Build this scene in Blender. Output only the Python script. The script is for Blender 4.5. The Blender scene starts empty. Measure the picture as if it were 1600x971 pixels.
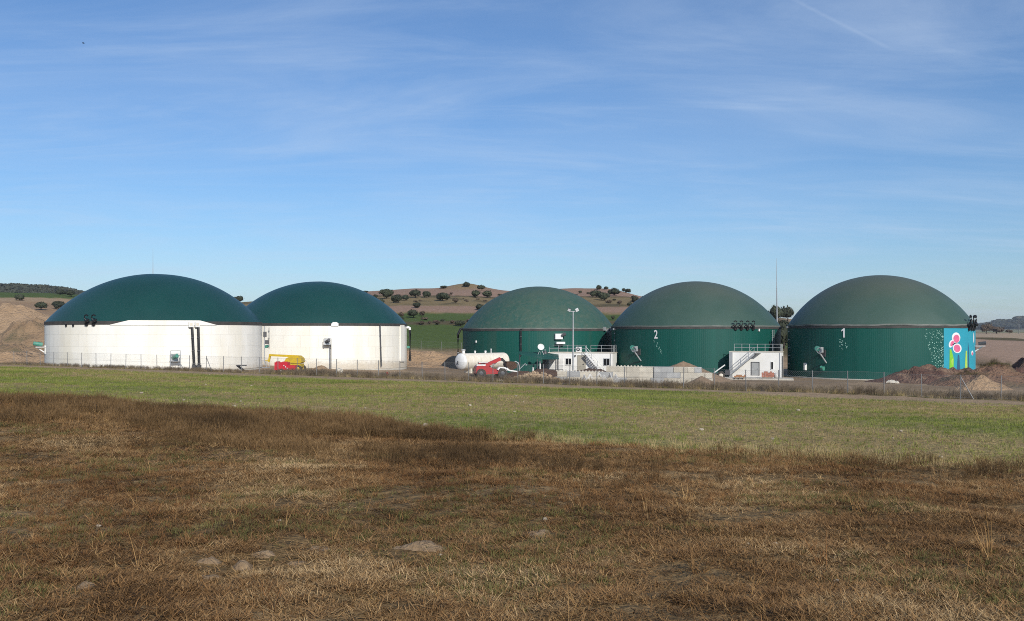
import bpy, math, random
import numpy as np
from mathutils import Vector, Matrix

random.seed(7)
rng = np.random.default_rng(7)
SC = bpy.context.scene
COL = SC.collection
PI = math.pi

# ------------------------------------------------------------------ camera
cam = bpy.data.cameras.new("camera")
cam.sensor_width = 36.0
cam.lens = 36.0 * 1550 / 1600
cam.shift_y = 32.5 / 1600
cam.clip_start = 0.05
cam.clip_end = 20000
camo = bpy.data.objects.new("camera", cam)
camo.location = (0, 0, 0)
camo.rotation_euler = (PI / 2, 0, 0)
COL.objects.link(camo)
SC.camera = camo

# ------------------------------------------------------------------ sky, sun, exposure
SUN_AZ = math.radians(22)      # to the right of straight behind the camera
SUN_EL = math.radians(29)
SDIR = Vector((math.sin(SUN_AZ) * math.cos(SUN_EL), -math.cos(SUN_AZ) * math.cos(SUN_EL), math.sin(SUN_EL)))

world = bpy.data.worlds.new("World")
SC.world = world
world.use_nodes = True
wn = world.node_tree
wn.nodes.clear()
N = wn.nodes.new
L = wn.links.new
wout = N("ShaderNodeOutputWorld")
wbg = N("ShaderNodeBackground")
wbg.inputs["Strength"].default_value = 0.111
sky = N("ShaderNodeTexSky")
sky.sky_type = 'NISHITA'
sky.sun_disc = False
sky.sun_elevation = SUN_EL
sky.sun_rotation = PI - SUN_AZ
sky.altitude = 0
sky.air_density = 1.0
sky.dust_density = 0.3
sky.ozone_density = 8.0
tc = N("ShaderNodeTexCoord")
sep = N("ShaderNodeSeparateXYZ")
L(tc.outputs["Generated"], sep.inputs[0])


def wmath(op, a, b=None, c=None, clamp=False):
    m = N("ShaderNodeMath")
    m.operation = op
    m.use_clamp = clamp
    for i, v in enumerate((a, b, c)):
        if v is None:
            continue
        if isinstance(v, (int, float)):
            m.inputs[i].default_value = v
        else:
            L(v, m.inputs[i])
    return m.outputs[0]


zz = wmath('MAXIMUM', sep.outputs[2], 0.0)
den = wmath('ADD', zz, 0.12)
cx_ = wmath('DIVIDE', sep.outputs[0], den)
cy_ = wmath('DIVIDE', sep.outputs[1], den)
comb = N("ShaderNodeCombineXYZ")
L(cx_, comb.inputs[0]); L(cy_, comb.inputs[1])


def cirrus(rot, scale, sx, sy, detail, lo, hi, dist):
    mp = N("ShaderNodeMapping")
    mp.inputs["Rotation"].default_value = (0, 0, math.radians(rot))
    mp.inputs["Scale"].default_value = (sx, sy, 1)
    L(comb.outputs[0], mp.inputs["Vector"])
    nz = N("ShaderNodeTexNoise")
    nz.inputs["Scale"].default_value = scale
    nz.inputs["Detail"].default_value = detail
    nz.inputs["Roughness"].default_value = 0.62
    nz.inputs["Distortion"].default_value = dist
    L(mp.outputs[0], nz.inputs["Vector"])
    mr = N("ShaderNodeMapRange")
    mr.interpolation_type = 'SMOOTHSTEP'
    mr.inputs["From Min"].default_value = lo
    mr.inputs["From Max"].default_value = hi
    L(nz.outputs["Fac"], mr.inputs["Value"])
    return mr.outputs[0]


c1 = cirrus(22, 1.2, 0.5, 1.15, 10, 0.38, 0.84, 1.1)
c2 = cirrus(30, 2.4, 0.4, 1.4, 10, 0.44, 0.82, 1.4)
c3 = cirrus(5, 0.45, 0.8, 1.0, 4, 0.35, 0.75, 0.3)
cm = wmath('ADD', wmath('MULTIPLY', c1, 0.34), wmath('MULTIPLY', c2, 0.17))
cm = wmath('ADD', cm, wmath('MULTIPLY', c3, 0.17))
# old contrail: a thin arc high in the upper right of the sky
an1 = Vector(((1240 - 800) / 1550, 1, 518 / 1550)).normalized()
an2 = Vector(((1390 - 800) / 1550, 1, (518 - 76) / 1550)).normalized()
cn = an1.cross(an2).normalized()
cmid = (an1 + an2).normalized()


def wdot(v):
    d = N("ShaderNodeVectorMath")
    d.operation = 'DOT_PRODUCT'
    L(tc.outputs["Generated"], d.inputs[0])
    d.inputs[1].default_value = v
    return d.outputs["Value"]


band = N("ShaderNodeMapRange"); band.interpolation_type = 'SMOOTHSTEP'
L(wmath('ABSOLUTE', wdot(cn)), band.inputs["Value"])
band.inputs["From Min"].default_value = 0.0026
band.inputs["From Max"].default_value = 0.0
along = N("ShaderNodeMapRange"); along.interpolation_type = 'SMOOTHSTEP'
L(wdot(cmid), along.inputs["Value"])
half = an1.dot(cmid)
along.inputs["From Min"].default_value = half - 0.0006
along.inputs["From Max"].default_value = half + 0.0006
cm = wmath('ADD', cm, wmath('MULTIPLY', wmath('MULTIPLY', band.outputs[0], along.outputs[0]), 0.09))
cm = wmath('MINIMUM', cm, 0.8)
wmix = N("ShaderNodeMix"); wmix.data_type = 'RGBA'
L(cm, wmix.inputs["Factor"])
L(sky.outputs[0], wmix.inputs["A"])
wmix.inputs["B"].default_value = (5.1, 6.2, 7.8, 1)
L(wmix.outputs["Result"], wbg.inputs["Color"])
L(wbg.outputs[0], wout.inputs[0])

sun = bpy.data.lights.new("sun", 'SUN')
sun.energy = 4.2
sun.angle = math.radians(0.53)
sun.color = (1.0, 0.95, 0.87)
suno = bpy.data.objects.new("sun", sun)
suno.rotation_euler = SDIR.to_track_quat('Z', 'Y').to_euler()
suno.location = (60, -120, 90)
COL.objects.link(suno)

SC.view_settings.view_transform = 'Standard'
SC.view_settings.look = 'None'
SC.view_settings.exposure = 0.0
SC.view_settings.gamma = 1.0
SC.view_settings.use_curve_mapping = False
SC.cycles.max_bounces = 6
SC.cycles.diffuse_bounces = 3
SC.cycles.glossy_bounces = 2
SC.cycles.transmission_bounces = 2
SC.cycles.transparent_max_bounces = 6
SC.cycles.volume_bounces = 0
SC.cycles.use_denoising = False
SC.cycles.filter_width = 1.0

# ------------------------------------------------------------------ materials


def srgb(r, g, b):
    f = lambda c: (c / 255 / 12.92) if c <= 10 else ((c / 255 + 0.055) / 1.055) ** 2.4
    return (f(r), f(g), f(b))


MATS = {}


def mat(name, c, c2=None, scale=3.0, rough=0.6, bump=0.0, bscale=30.0, metallic=0.0, rnd=0.0, stretch=(1, 1, 1),
        lo=0.35, hi=0.65, detail=5, spec=0.5, c3=None, scale3=0.7):
    m = bpy.data.materials.new(name)
    m.use_nodes = True
    nt = m.node_tree
    b = nt.nodes["Principled BSDF"]
    b.inputs["Roughness"].default_value = rough
    b.inputs["Metallic"].default_value = metallic
    b.inputs["Specular IOR Level"].default_value = spec
    n = nt.nodes.new; l = nt.links.new
    geo = n("ShaderNodeNewGeometry")
    mp = n("ShaderNodeMapping"); mp.inputs["Scale"].default_value = stretch
    l(geo.outputs["Position"], mp.inputs["Vector"])

    def noise(sc, lo_, hi_):
        z = n("ShaderNodeTexNoise"); z.inputs["Scale"].default_value = sc; z.inputs["Detail"].default_value = detail
        z.inputs["Roughness"].default_value = 0.6
        l(mp.outputs[0], z.inputs["Vector"])
        r = n("ShaderNodeMapRange"); r.inputs["From Min"].default_value = lo_; r.inputs["From Max"].default_value = hi_
        l(z.outputs["Fac"], r.inputs["Value"])
        return r.outputs[0]

    def mix(f, a, bb):
        x = n("ShaderNodeMix"); x.data_type = 'RGBA'
        if isinstance(f, float): x.inputs["Factor"].default_value = f
        else: l(f, x.inputs["Factor"])
        for k, v in (("A", a), ("B", bb)):
            if isinstance(v, tuple): x.inputs[k].default_value = (*v[:3], 1)
            else: l(v, x.inputs[k])
        return x.outputs["Result"]
    if c2 is None:
        c2 = tuple(v * 0.82 for v in c)
    col = mix(noise(scale, lo, hi), tuple(c), tuple(c2))
    if c3 is not None:
        col = mix(noise(scale3, 0.5, 0.68), col, tuple(c3))
    if rnd > 0:
        oi = n("ShaderNodeObjectInfo")
        hsv = n("ShaderNodeHueSaturation")
        r = n("ShaderNodeMapRange"); r.inputs["To Min"].default_value = 1 - rnd; r.inputs["To Max"].default_value = 1 + rnd
        l(oi.outputs["Random"], r.inputs["Value"]); l(r.outputs[0], hsv.inputs["Value"])
        l(col, hsv.inputs["Color"]); col = hsv.outputs[0]
    l(col, b.inputs["Base Color"])
    if bump > 0:
        z = n("ShaderNodeTexNoise"); z.inputs["Scale"].default_value = bscale; z.inputs["Detail"].default_value = 6
        l(geo.outputs["Position"], z.inputs["Vector"])
        bp = n("ShaderNodeBump"); bp.inputs["Strength"].default_value = bump; bp.inputs["Distance"].default_value = 1.5 / bscale
        l(z.outputs["Fac"], bp.inputs["Height"]); l(bp.outputs[0], b.inputs["Normal"])
    MATS[name] = m
    return m


M_WHITE = mat("white_tank_paint", (0.86, 0.84, 0.77), (0.80, 0.77, 0.69), 0.5, 0.7, 0.0, 12, stretch=(1, 1, 0.25), c3=(0.74, 0.69, 0.56), scale3=0.16, rnd=0.025)


def by_height(m, z0, z1, col, amount, nscale):
    """settled dust or splashed mud: a second colour coming in between two heights, broken up by noise."""
    nt = m.node_tree; n = nt.nodes.new; l = nt.links.new
    b = nt.nodes["Principled BSDF"]
    src = b.inputs["Base Color"].links[0].from_socket
    geo = n("ShaderNodeNewGeometry"); sp = n("ShaderNodeSeparateXYZ"); l(geo.outputs["Position"], sp.inputs[0])
    nz = n("ShaderNodeTexNoise"); nz.inputs["Scale"].default_value = nscale; nz.inputs["Detail"].default_value = 6
    l(geo.outputs["Position"], nz.inputs["Vector"])
    ad = n("ShaderNodeMath"); ad.operation = 'MULTIPLY_ADD'
    l(nz.outputs["Fac"], ad.inputs[0]); ad.inputs[1].default_value = (z1 - z0) * 1.2; l(sp.outputs[2], ad.inputs[2])
    mr = n("ShaderNodeMapRange"); mr.interpolation_type = 'SMOOTHSTEP'
    mr.inputs["From Min"].default_value = z0 + (z1 - z0) * 0.6; mr.inputs["From Max"].default_value = z1 + (z1 - z0) * 0.6
    mr.inputs["To Max"].default_value = amount
    l(ad.outputs[0], mr.inputs["Value"])
    x = n("ShaderNodeMix"); x.data_type = 'RGBA'
    l(mr.outputs[0], x.inputs["Factor"]); l(src, x.inputs["A"]); x.inputs["B"].default_value = (*col, 1)
    l(x.outputs["Result"], b.inputs["Base Color"])


by_height(M_WHITE, -3.9, -4.9, (0.46, 0.37, 0.25), 0.55, 1.6)
M_JOINT = mat("joint_grey", (0.62, 0.59, 0.51), rough=0.9)
M_DOME_NEW = mat("dark_green_membrane", (0.008, 0.054, 0.047), (0.007, 0.047, 0.042), 0.25, 0.42, spec=0.5)
M_DOME_GREY = mat("greyed_green_membrane", (0.046, 0.088, 0.066), (0.034, 0.074, 0.056), 0.18, 0.52, c3=(0.055, 0.095, 0.075), scale3=0.1)
by_height(M_DOME_GREY, 2.0, 7.6, (0.085, 0.10, 0.072), 0.75, 0.15)
M_DOME_OLD = mat("weathered_green_membrane", (0.026, 0.082, 0.062), (0.050, 0.092, 0.064), 0.55, 0.6, 0.12, 1.2, lo=0.4, hi=0.68,
                 c3=(0.066, 0.10, 0.073), scale3=1.9, detail=8)
by_height(M_DOME_OLD, 2.0, 7.0, (0.066, 0.10, 0.072), 0.55, 0.3)
M_GREEN = mat("green_cladding", (0.006, 0.080, 0.062), (0.005, 0.068, 0.053), 0.9, 0.5, stretch=(1, 1, 0.08), spec=0.3)
M_GREEN_OLD = mat("faded_green_cladding", (0.006, 0.080, 0.062), (0.026, 0.078, 0.060), 0.55, 0.5, stretch=(1, 1, 0.03), lo=0.5, hi=0.75, spec=0.3)
M_RIM = mat("dark_rim_rubber", (0.035, 0.036, 0.034), (0.06, 0.055, 0.05), 1.2, 0.8)
M_RIMLT = mat("pale_rim_strip", (0.20, 0.21, 0.19), (0.11, 0.13, 0.115), 0.8, 0.8)
M_BLACK = mat("black_plastic", (0.012, 0.012, 0.013), rough=0.5)
M_STEEL = mat("galvanised_steel", (0.46, 0.47, 0.47), (0.36, 0.37, 0.37), 4, 0.5, metallic=0.35)
M_DSTEEL = mat("dark_steel", (0.09, 0.09, 0.095), rough=0.55, metallic=0.3)
M_CONC = mat("pale_concrete", (0.60, 0.55, 0.45), (0.48, 0.44, 0.36), 1.6, 0.9, 0.3, 18, rnd=0.12)
M_CONCG = mat("grey_concrete", (0.44, 0.44, 0.42), (0.34, 0.345, 0.34), 1.8, 0.9, 0.3, 18, rnd=0.1)
M_FOOT = mat("footing_concrete", (0.58, 0.54, 0.46), (0.42, 0.39, 0.33), 1.2, 0.9, 0.3, 10)
M_RENDER = mat("white_wall_render", (0.80, 0.79, 0.75), (0.74, 0.73, 0.68), 1.3, 0.8)
M_GREYDOOR = mat("grey_door_paint", (0.40, 0.41, 0.40), rough=0.5)
M_BEIGE = mat("beige_door_paint", (0.40, 0.37, 0.30), rough=0.6)
M_GLASS = mat("dark_window_glass", (0.012, 0.013, 0.015), rough=0.12)
M_WPAINT = mat("white_metal_paint", (0.80, 0.80, 0.78), (0.70, 0.69, 0.65), 2.5, 0.4)
M_CREAM = mat("cream_vessel_paint", (0.78, 0.73, 0.62), (0.66, 0.59, 0.47), 1.8, 0.5, stretch=(2, 2, 0.4))
M_RED = mat("red_machine_paint", (0.42, 0.018, 0.022), (0.34, 0.02, 0.02), 2, 0.4)
M_REDBOX = mat("bright_red_paint", (0.60, 0.012, 0.03), (0.5, 0.012, 0.025), 2, 0.4)
M_YELLOW = mat("yellow_machine_paint", (0.62, 0.42, 0.015), (0.5, 0.34, 0.02), 2.5, 0.4)
M_TYRE = mat("tyre_rubber", (0.03, 0.028, 0.026), (0.075, 0.065, 0.052), 5, 0.9)
M_RUSTB = mat("dark_brown_soil", (0.060, 0.032, 0.020), (0.11, 0.062, 0.038), 2.5, 1.0, 0.8, 6)
M_CANOPY = mat("green_sheet_roof", (0.008, 0.085, 0.062), rough=0.5)
M_TEALMOT = mat("teal_motor_paint", (0.03, 0.24, 0.17), (0.10, 0.26, 0.2), 3, 0.5)
M_LAMP = mat("floodlight_lens", (0.78, 0.80, 0.80), rough=0.25)
M_BRICKR = mat("red_brick_clay", (0.42, 0.17, 0.11), (0.33, 0.13, 0.09), 3, 0.9, rnd=0.15)
M_BRICKO = mat("orange_brick_clay", (0.45, 0.24, 0.12), (0.36, 0.17, 0.09), 3, 0.9, rnd=0.15)
M_WOOD = mat("pallet_wood", (0.32, 0.22, 0.12), rough=0.9)
M_BLUE = mat("blue_plastic", (0.05, 0.14, 0.35), rough=0.5)
M_MURAL = mat("mural_sky_blue", (0.020, 0.31, 0.41), (0.020, 0.28, 0.37), 0.6, 0.6)
M_MWHITE = mat("mural_white", (0.80, 0.80, 0.80), rough=0.6)
M_MPINK = mat("mural_pink", (0.72, 0.14, 0.27), rough=0.6)
M_MDARK = mat("mural_black", (0.01, 0.01, 0.012), rough=0.6)
M_MLIME = mat("mural_lime", (0.22, 0.55, 0.03), rough=0.6)
M_MLIME2 = mat("mural_yellow_lime", (0.42, 0.62, 0.10), rough=0.6)
M_MNAVY = mat("mural_slate_blue", (0.03, 0.11, 0.20), rough=0.6)
M_MDOT = mat("mural_pale_dots", (0.33, 0.56, 0.47), rough=0.6)
M_TANSOIL = mat("tan_spoil", (0.40, 0.27, 0.16), (0.31, 0.205, 0.118), 0.6, 1.0, 0.9, 2.5, detail=8)
M_REDSOIL = mat("red_brown_spoil", (0.085, 0.043, 0.034), (0.14, 0.078, 0.055), 0.9, 1.0, 1.0, 4, detail=9, c3=(0.30, 0.20, 0.13), scale3=0.5)
M_BRNSOIL = mat("brown_spoil", (0.15, 0.083, 0.052), (0.24, 0.145, 0.088), 0.5, 1.0, 1.0, 3, detail=9, c3=(0.11, 0.09, 0.055), scale3=0.35)
M_TANBRN = mat("dry_tan_bank", (0.32, 0.215, 0.125), (0.235, 0.155, 0.09), 0.4, 1.0, 1.0, 3, detail=9, c3=(0.14, 0.11, 0.06), scale3=0.3)
M_SAND = mat("sandy_earth", (0.29, 0.20, 0.115), (0.21, 0.14, 0.078), 14, 1.0, 1.0, 45)
M_GRAVEL = mat("brown_gravel", (0.20, 0.135, 0.085), (0.28, 0.20, 0.13), 3, 1.0, 0.9, 14)
M_RUBBLE = mat("broken_tan_rubble", (0.40, 0.30, 0.19), (0.30, 0.21, 0.13), 2, 1.0, rnd=0.25)
M_STONE = mat("pale_field_stone", (0.40, 0.34, 0.26), (0.30, 0.25, 0.18), 8, 0.9, rnd=0.2)
M_POST = mat("galvanised_post", (0.20, 0.20, 0.20), (0.16, 0.16, 0.155), 6, 0.55)
M_WIRE = mat("fence_wire", (0.17, 0.17, 0.17), rough=0.6)
M_PLASTIC = mat("white_plastic_sheet", (0.62, 0.61, 0.58), (0.46, 0.45, 0.42), 3, 0.5)
M_OAK = mat("holm_oak_leaves", (0.020, 0.027, 0.013), (0.042, 0.050, 0.022), 0.9, 0.8, rnd=0.25)
M_OAKB = mat("brown_scrub_leaves", (0.075, 0.050, 0.036), (0.10, 0.075, 0.05), 0.9, 0.9, rnd=0.2)
M_OAKFAR = mat("distant_wood_leaves", (0.030, 0.036, 0.022), (0.05, 0.054, 0.034), 0.05, 0.9, rnd=0.25)
M_BARK = mat("oak_bark", (0.06, 0.045, 0.035), rough=0.95)

# ------------------------------------------------------------------ mesh helpers
ORG = {}


class MB:
    def __init__(self, M=None):
        self.v = []; self.f = []; self.M = M or Matrix.Identity(4)

    def add(self, vs, fs):
        o = len(self.v)
        self.v += [self.M @ Vector(p) for p in vs]
        self.f += [tuple(i + o for i in q) for q in fs]
        return self

    def box(self, c, s, R=None):
        c = Vector(c); h = Vector(s) / 2
        vs = []
        for z in (-1, 1):
            for y in (-1, 1):
                for x in (-1, 1):
                    p = Vector((x * h.x, y * h.y, z * h.z))
                    if R is not None: p = R @ p
                    vs.append(c + p)
        return self.add(vs, [(0, 2, 3, 1), (4, 5, 7, 6), (0, 1, 5, 4), (2, 6, 7, 3), (0, 4, 6, 2), (1, 3, 7, 5)])

    def bar(self, a, b, w, h):
        a = Vector(a); b = Vector(b); d = b - a
        R = d.to_track_quat('X', 'Z').to_matrix()
        return self.box((a + b) / 2, (d.length, w, h), R)

    def cyl(self, a, b, r0, r1=None, n=10, caps=True):
        a = Vector(a); b = Vector(b); r1 = r0 if r1 is None else r1
        q = (b - a).to_track_quat('Z', 'Y').to_matrix()
        vs = []
        for c, r in ((a, r0), (b, r1)):
            for i in range(n):
                t = 2 * PI * i / n
                vs.append(c + q @ Vector((r * math.cos(t), r * math.sin(t), 0)))
        fs = [(i, (i + 1) % n, n + (i + 1) % n, n + i) for i in range(n)]
        if caps:
            fs += [tuple(range(n - 1, -1, -1)), tuple(range(n, 2 * n))]
        return self.add(vs, fs)

    def tube(self, pts, r, n=8):
        pts = [Vector(p) for p in pts]
        vs = []; fs = []
        for k, p in enumerate(pts):
            d = (pts[min(k + 1, len(pts) - 1)] - pts[max(k - 1, 0)]).normalized()
            q = d.to_track_quat('Z', 'Y').to_matrix()
            for i in range(n):
                t = 2 * PI * i / n
                vs.append(p + q @ Vector((r * math.cos(t), r * math.sin(t), 0)))
            if k:
                for i in range(n):
                    fs.append(((k - 1) * n + i, (k - 1) * n + (i + 1) % n, k * n + (i + 1) % n, k * n + i))
        fs += [tuple(range(n - 1, -1, -1)), tuple(range((len(pts) - 1) * n, len(pts) * n))]
        return self.add(vs, fs)

    def lathe(self, c, prof, n=48, axis=None, a0=0.0, a1=2 * PI):
        c = Vector(c)
        q = Matrix.Identity(3) if axis is None else Vector(axis).to_track_quat('Z', 'Y').to_matrix()
        full = abs(a1 - a0 - 2 * PI) < 1e-6
        m = n if full else n + 1
        vs = []; fs = []
        for r, z in prof:
            for i in range(m):
                t = a0 + (a1 - a0) * i / n
                vs.append(c + q @ Vector((r * math.cos(t), r * math.sin(t), z)))
        for k in range(len(prof) - 1):
            for i in range(n):
                j = (i + 1) % m
                fs.append((k * m + i, k * m + j, (k + 1) * m + j, (k + 1) * m + i))
        return self.add(vs, fs)

    def extr(self, poly, y0, y1):
        """poly in local (x, z), swept along y."""
        n = len(poly)
        vs = [(x, y0, z) for x, z in poly] + [(x, y1, z) for x, z in poly]
        fs = [(i, (i + 1) % n, n + (i + 1) % n, n + i) for i in range(n)]
        fs += [tuple(range(n - 1, -1, -1)), tuple(range(n, 2 * n))]
        return self.add(vs, fs)

    def blob(self, c, s, n=10, m=6, jit=0.0, seed=0):
        r = random.Random(seed)
        vs = []; fs = []
        for k in range(m + 1):
            ph = -PI / 2 + PI * k / m
            for i in range(n):
                t = 2 * PI * i / n
                q = 1 + r.uniform(-jit, jit)
                vs.append((c[0] + s[0] * q * math.cos(ph) * math.cos(t), c[1] + s[1] * q * math.cos(ph) * math.sin(t), c[2] + s[2] * q * math.sin(ph)))
        for k in range(m):
            for i in range(n):
                j = (i + 1) % n
                fs.append((k * n + i, k * n + j, (k + 1) * n + j, (k + 1) * n + i))
        return self.add(vs, fs)

    def mesh(self, name, m=None, org=(0, 0, 0), smooth=None):
        me = bpy.data.meshes.new(name)
        o = Vector(org)
        me.from_pydata([tuple(p - o) for p in self.v], [], self.f)
        me.validate(clean_customdata=False)
        if m: me.materials.append(m)
        if smooth is not None:
            me.polygons.foreach_set("use_smooth", [True] * len(me.polygons))
            me.set_sharp_from_angle(angle=math.radians(smooth))
        me.update()
        return me

    def build(self, name, m, parent=None, smooth=None, org=None):
        if parent is not None:
            og = ORG[parent.name]
        else:
            og = Vector(org) if org is not None else Vector((0, 0, 0))
        o = bpy.data.objects.new(name, self.mesh(name, m, og, smooth))
        COL.objects.link(o)
        if parent is not None:
            o.parent = parent
            ORG[o.name] = og
        else:
            o.location = og
            ORG[o.name] = og
        return o


def tag(o, label=None, cat=None, group=None, kind=None):
    for k, v in (("label", label), ("category", cat), ("group", group), ("kind", kind)):
        if v: o[k] = v
    return o


def thing(name, label, cat, loc=(0, 0, 0), group=None):
    o = bpy.data.objects.new(name, None)
    o.empty_display_size = 0.3
    COL.objects.link(o)
    o.location = loc
    ORG[o.name] = Vector(loc)
    return tag(o, label, cat, group)


def inst(name, me, parent, loc, rz=0.0, scale=None, rot=None):
    """a piece that shares mesh data; loc in world space."""
    o = bpy.data.objects.new(name, me)
    COL.objects.link(o)
    if parent is not None:
        o.parent = parent
        o.location = Vector(loc) - ORG[parent.name]
    else:
        o.location = loc
    o.rotation_euler = rot if rot is not None else (0, 0, rz)
    if scale is not None: o.scale = scale
    ORG[o.name] = Vector(loc)
    return o


F = 1550.0
HY = 518.0


def W(p, y, Y):
    """photo measurement (pixel column, row) at a known distance -> world point."""
    return Vector(((p - 800) / F * Y, Y, (HY - y) / F * Y))


def frame(O, theta):
    """local x = along a front (viewer's right), y = into it, z = up; the front is turned by theta."""
    c, s = math.cos(theta), math.sin(theta)
    return Matrix(((c, s, 0, O[0]), (-s, c, 0, O[1]), (0, 0, 1, O[2]), (0, 0, 0, 1)))


def on_front(Mx, p, y):
    """pixel -> (x, z) on the front plane (y=0) of a frame."""
    inv = Mx.inverted()
    o = inv @ Vector((0, 0, 0)); d = inv.to_3x3() @ Vector(((p - 800) / F, 1, (HY - y) / F))
    t = -o.y / d.y
    q = o + d * t
    return q.x, q.z


# ------------------------------------------------------------------ terrain
def sstep(x, a, b):
    t = np.clip((x - a) / (b - a), 0, 1)
    return t * t * (3 - 2 * t)


def vnoise(x, y, seed=0):
    xi = np.floor(x).astype(np.int64); yi = np.floor(y).astype(np.int64)
    fx = x - xi; fy = y - yi
    fx = fx * fx * (3 - 2 * fx); fy = fy * fy * (3 - 2 * fy)

    def h(a, b):
        n = (a * 374761393 + b * 668265263 + seed * 1442695041) & 0x7fffffff
        n = ((n ^ (n >> 13)) * 1274126177) & 0x7fffffff
        return ((n ^ (n >> 16)) & 0xffff) / 65535.0
    return (h(xi, yi) * (1 - fx) + h(xi + 1, yi) * fx) * (1 - fy) + (h(xi, yi + 1) * (1 - fx) + h(xi + 1, yi + 1) * fx) * fy


def fbm(x, y, seed=0, oct=4):
    a = 0.5; s = 0.0; t = 0.0
    for k in range(oct):
        s = s + a * vnoise(x * 2 ** k + 17.3 * k, y * 2 ** k - 9.1 * k, seed + k); t += a; a *= 0.5
    return s / t


FN = (0.494, 0.869)          # fence line normal, pointing away from the camera
FP = (-38.3, 106.0)
EN = (0.514, 0.857)          # edge between the fallow and the sown field
EP = (-16.5, 32.0)
CR_X = np.array([-900, -500, -260, -206, -175, -140, -108, -62, -39, -18, 0, 27, 40, 52, 80, 105, 140, 200, 260.])
CR_Z = np.array([10, 12, 15, 15.8, 15.2, 12, 11.5, 15.8, 17.6, 17.8, 16.6, 17.3, 17.0, 14.3, 10, 6, 1, -4, -6.])


def fence_d(x, y): return (x - FP[0]) * FN[0] + (y - FP[1]) * FN[1]
def edge_d(x, y): return (x - EP[0]) * EN[0] + (y - EP[1]) * EN[1]


def ground(x, y):
    x = np.asarray(x, dtype=float); y = np.asarray(y, dtype=float)
    Fp = -1.65 - 0.032 * y - 0.0248 * np.clip(x, -160, 160)
    s = fence_d(x, y)
    Pl = -4.45 - 1.65 * sstep(x, -46, -2)
    t = sstep(s, 1, 24)
    z = Fp * (1 - t) + Pl * t
    z = z + 0.75 * np.exp(-(((x + 6) / 8) ** 2 + ((y - 123) / 9) ** 2))
    near = 1 - sstep(y, 60, 110)
    z = z + near * ((fbm(x * 0.9, y * 0.9, 3, 4) - 0.5) * 0.14 + (fbm(x * 0.13, y * 0.13, 5, 3) - 0.5) * 0.35)
    z = z + (1 - sstep(y, 18, 40)) * (fbm(x * 2.6, y * 2.6, 6, 3) - 0.5) * 0.10
    base = Pl + 5.1 * np.clip((y - 172) / 530, 0, 1)
    q = np.clip((y - 177) / (400 - 177), 0, 1)
    cr = np.interp(x, CR_X, CR_Z)
    bank = sstep(y, 166, 179) * 2.6 * (1 - sstep(x, 30, 75))
    hill = Pl + bank + np.maximum(cr - Pl - bank, 0) * q ** 0.92
    hill = hill + sstep(y, 185, 240) * (1 - sstep(y, 420, 500)) * (fbm(x / 22, y / 22, 21, 3) - 0.5) * 1.6
    hill = hill + 2.3 * np.exp(-(((x + 18) / 9) ** 2 + ((y - 395) / 10) ** 2))
    back = sstep(y, 420, 760)
    hill = hill * (1 - back) + np.minimum(hill, 2.0) * back
    zz_ = np.maximum(base, hill)
    far = sstep(y, 150, 172)
    z = np.where(y > 150, z * (1 - far) + zz_ * far, z)
    rl = 42 * np.exp(-(((x + 480) / 190) ** 2 + ((y - 930) / 170) ** 2)) * (0.92 + 0.16 * fbm(x / 60, y / 60, 8, 3))
    rr = 44 * np.exp(-(((x - 1440) / 130) ** 2 + ((y - 2650) / 320) ** 2)) * (0.9 + 0.2 * fbm(x / 130, y / 130, 9, 3))
    z = np.maximum(z, np.where(rl > 3, rl - 2, -99))
    z = np.maximum(z, np.where(rr > 3, rr - 3, -99))
    return z


def gz(x, y): return float(ground(np.array([x]), np.array([y]))[0])


def hit(p, ypx, y0=150.0, y1=1400.0):
    """where a line of sight of the photograph meets the terrain."""
    Y = np.exp(np.linspace(math.log(y0), math.log(y1), 1600))
    X = (p - 800) / F * Y; Z = (HY - ypx) / F * Y
    g = ground(X, Y)
    k = np.nonzero(g >= Z)[0]
    i = int(k[0]) if len(k) else None
    if i is None:
        i = int(np.argmin(Z - g))
    return float(X[i]), float(Y[i]), float(g[i])


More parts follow.
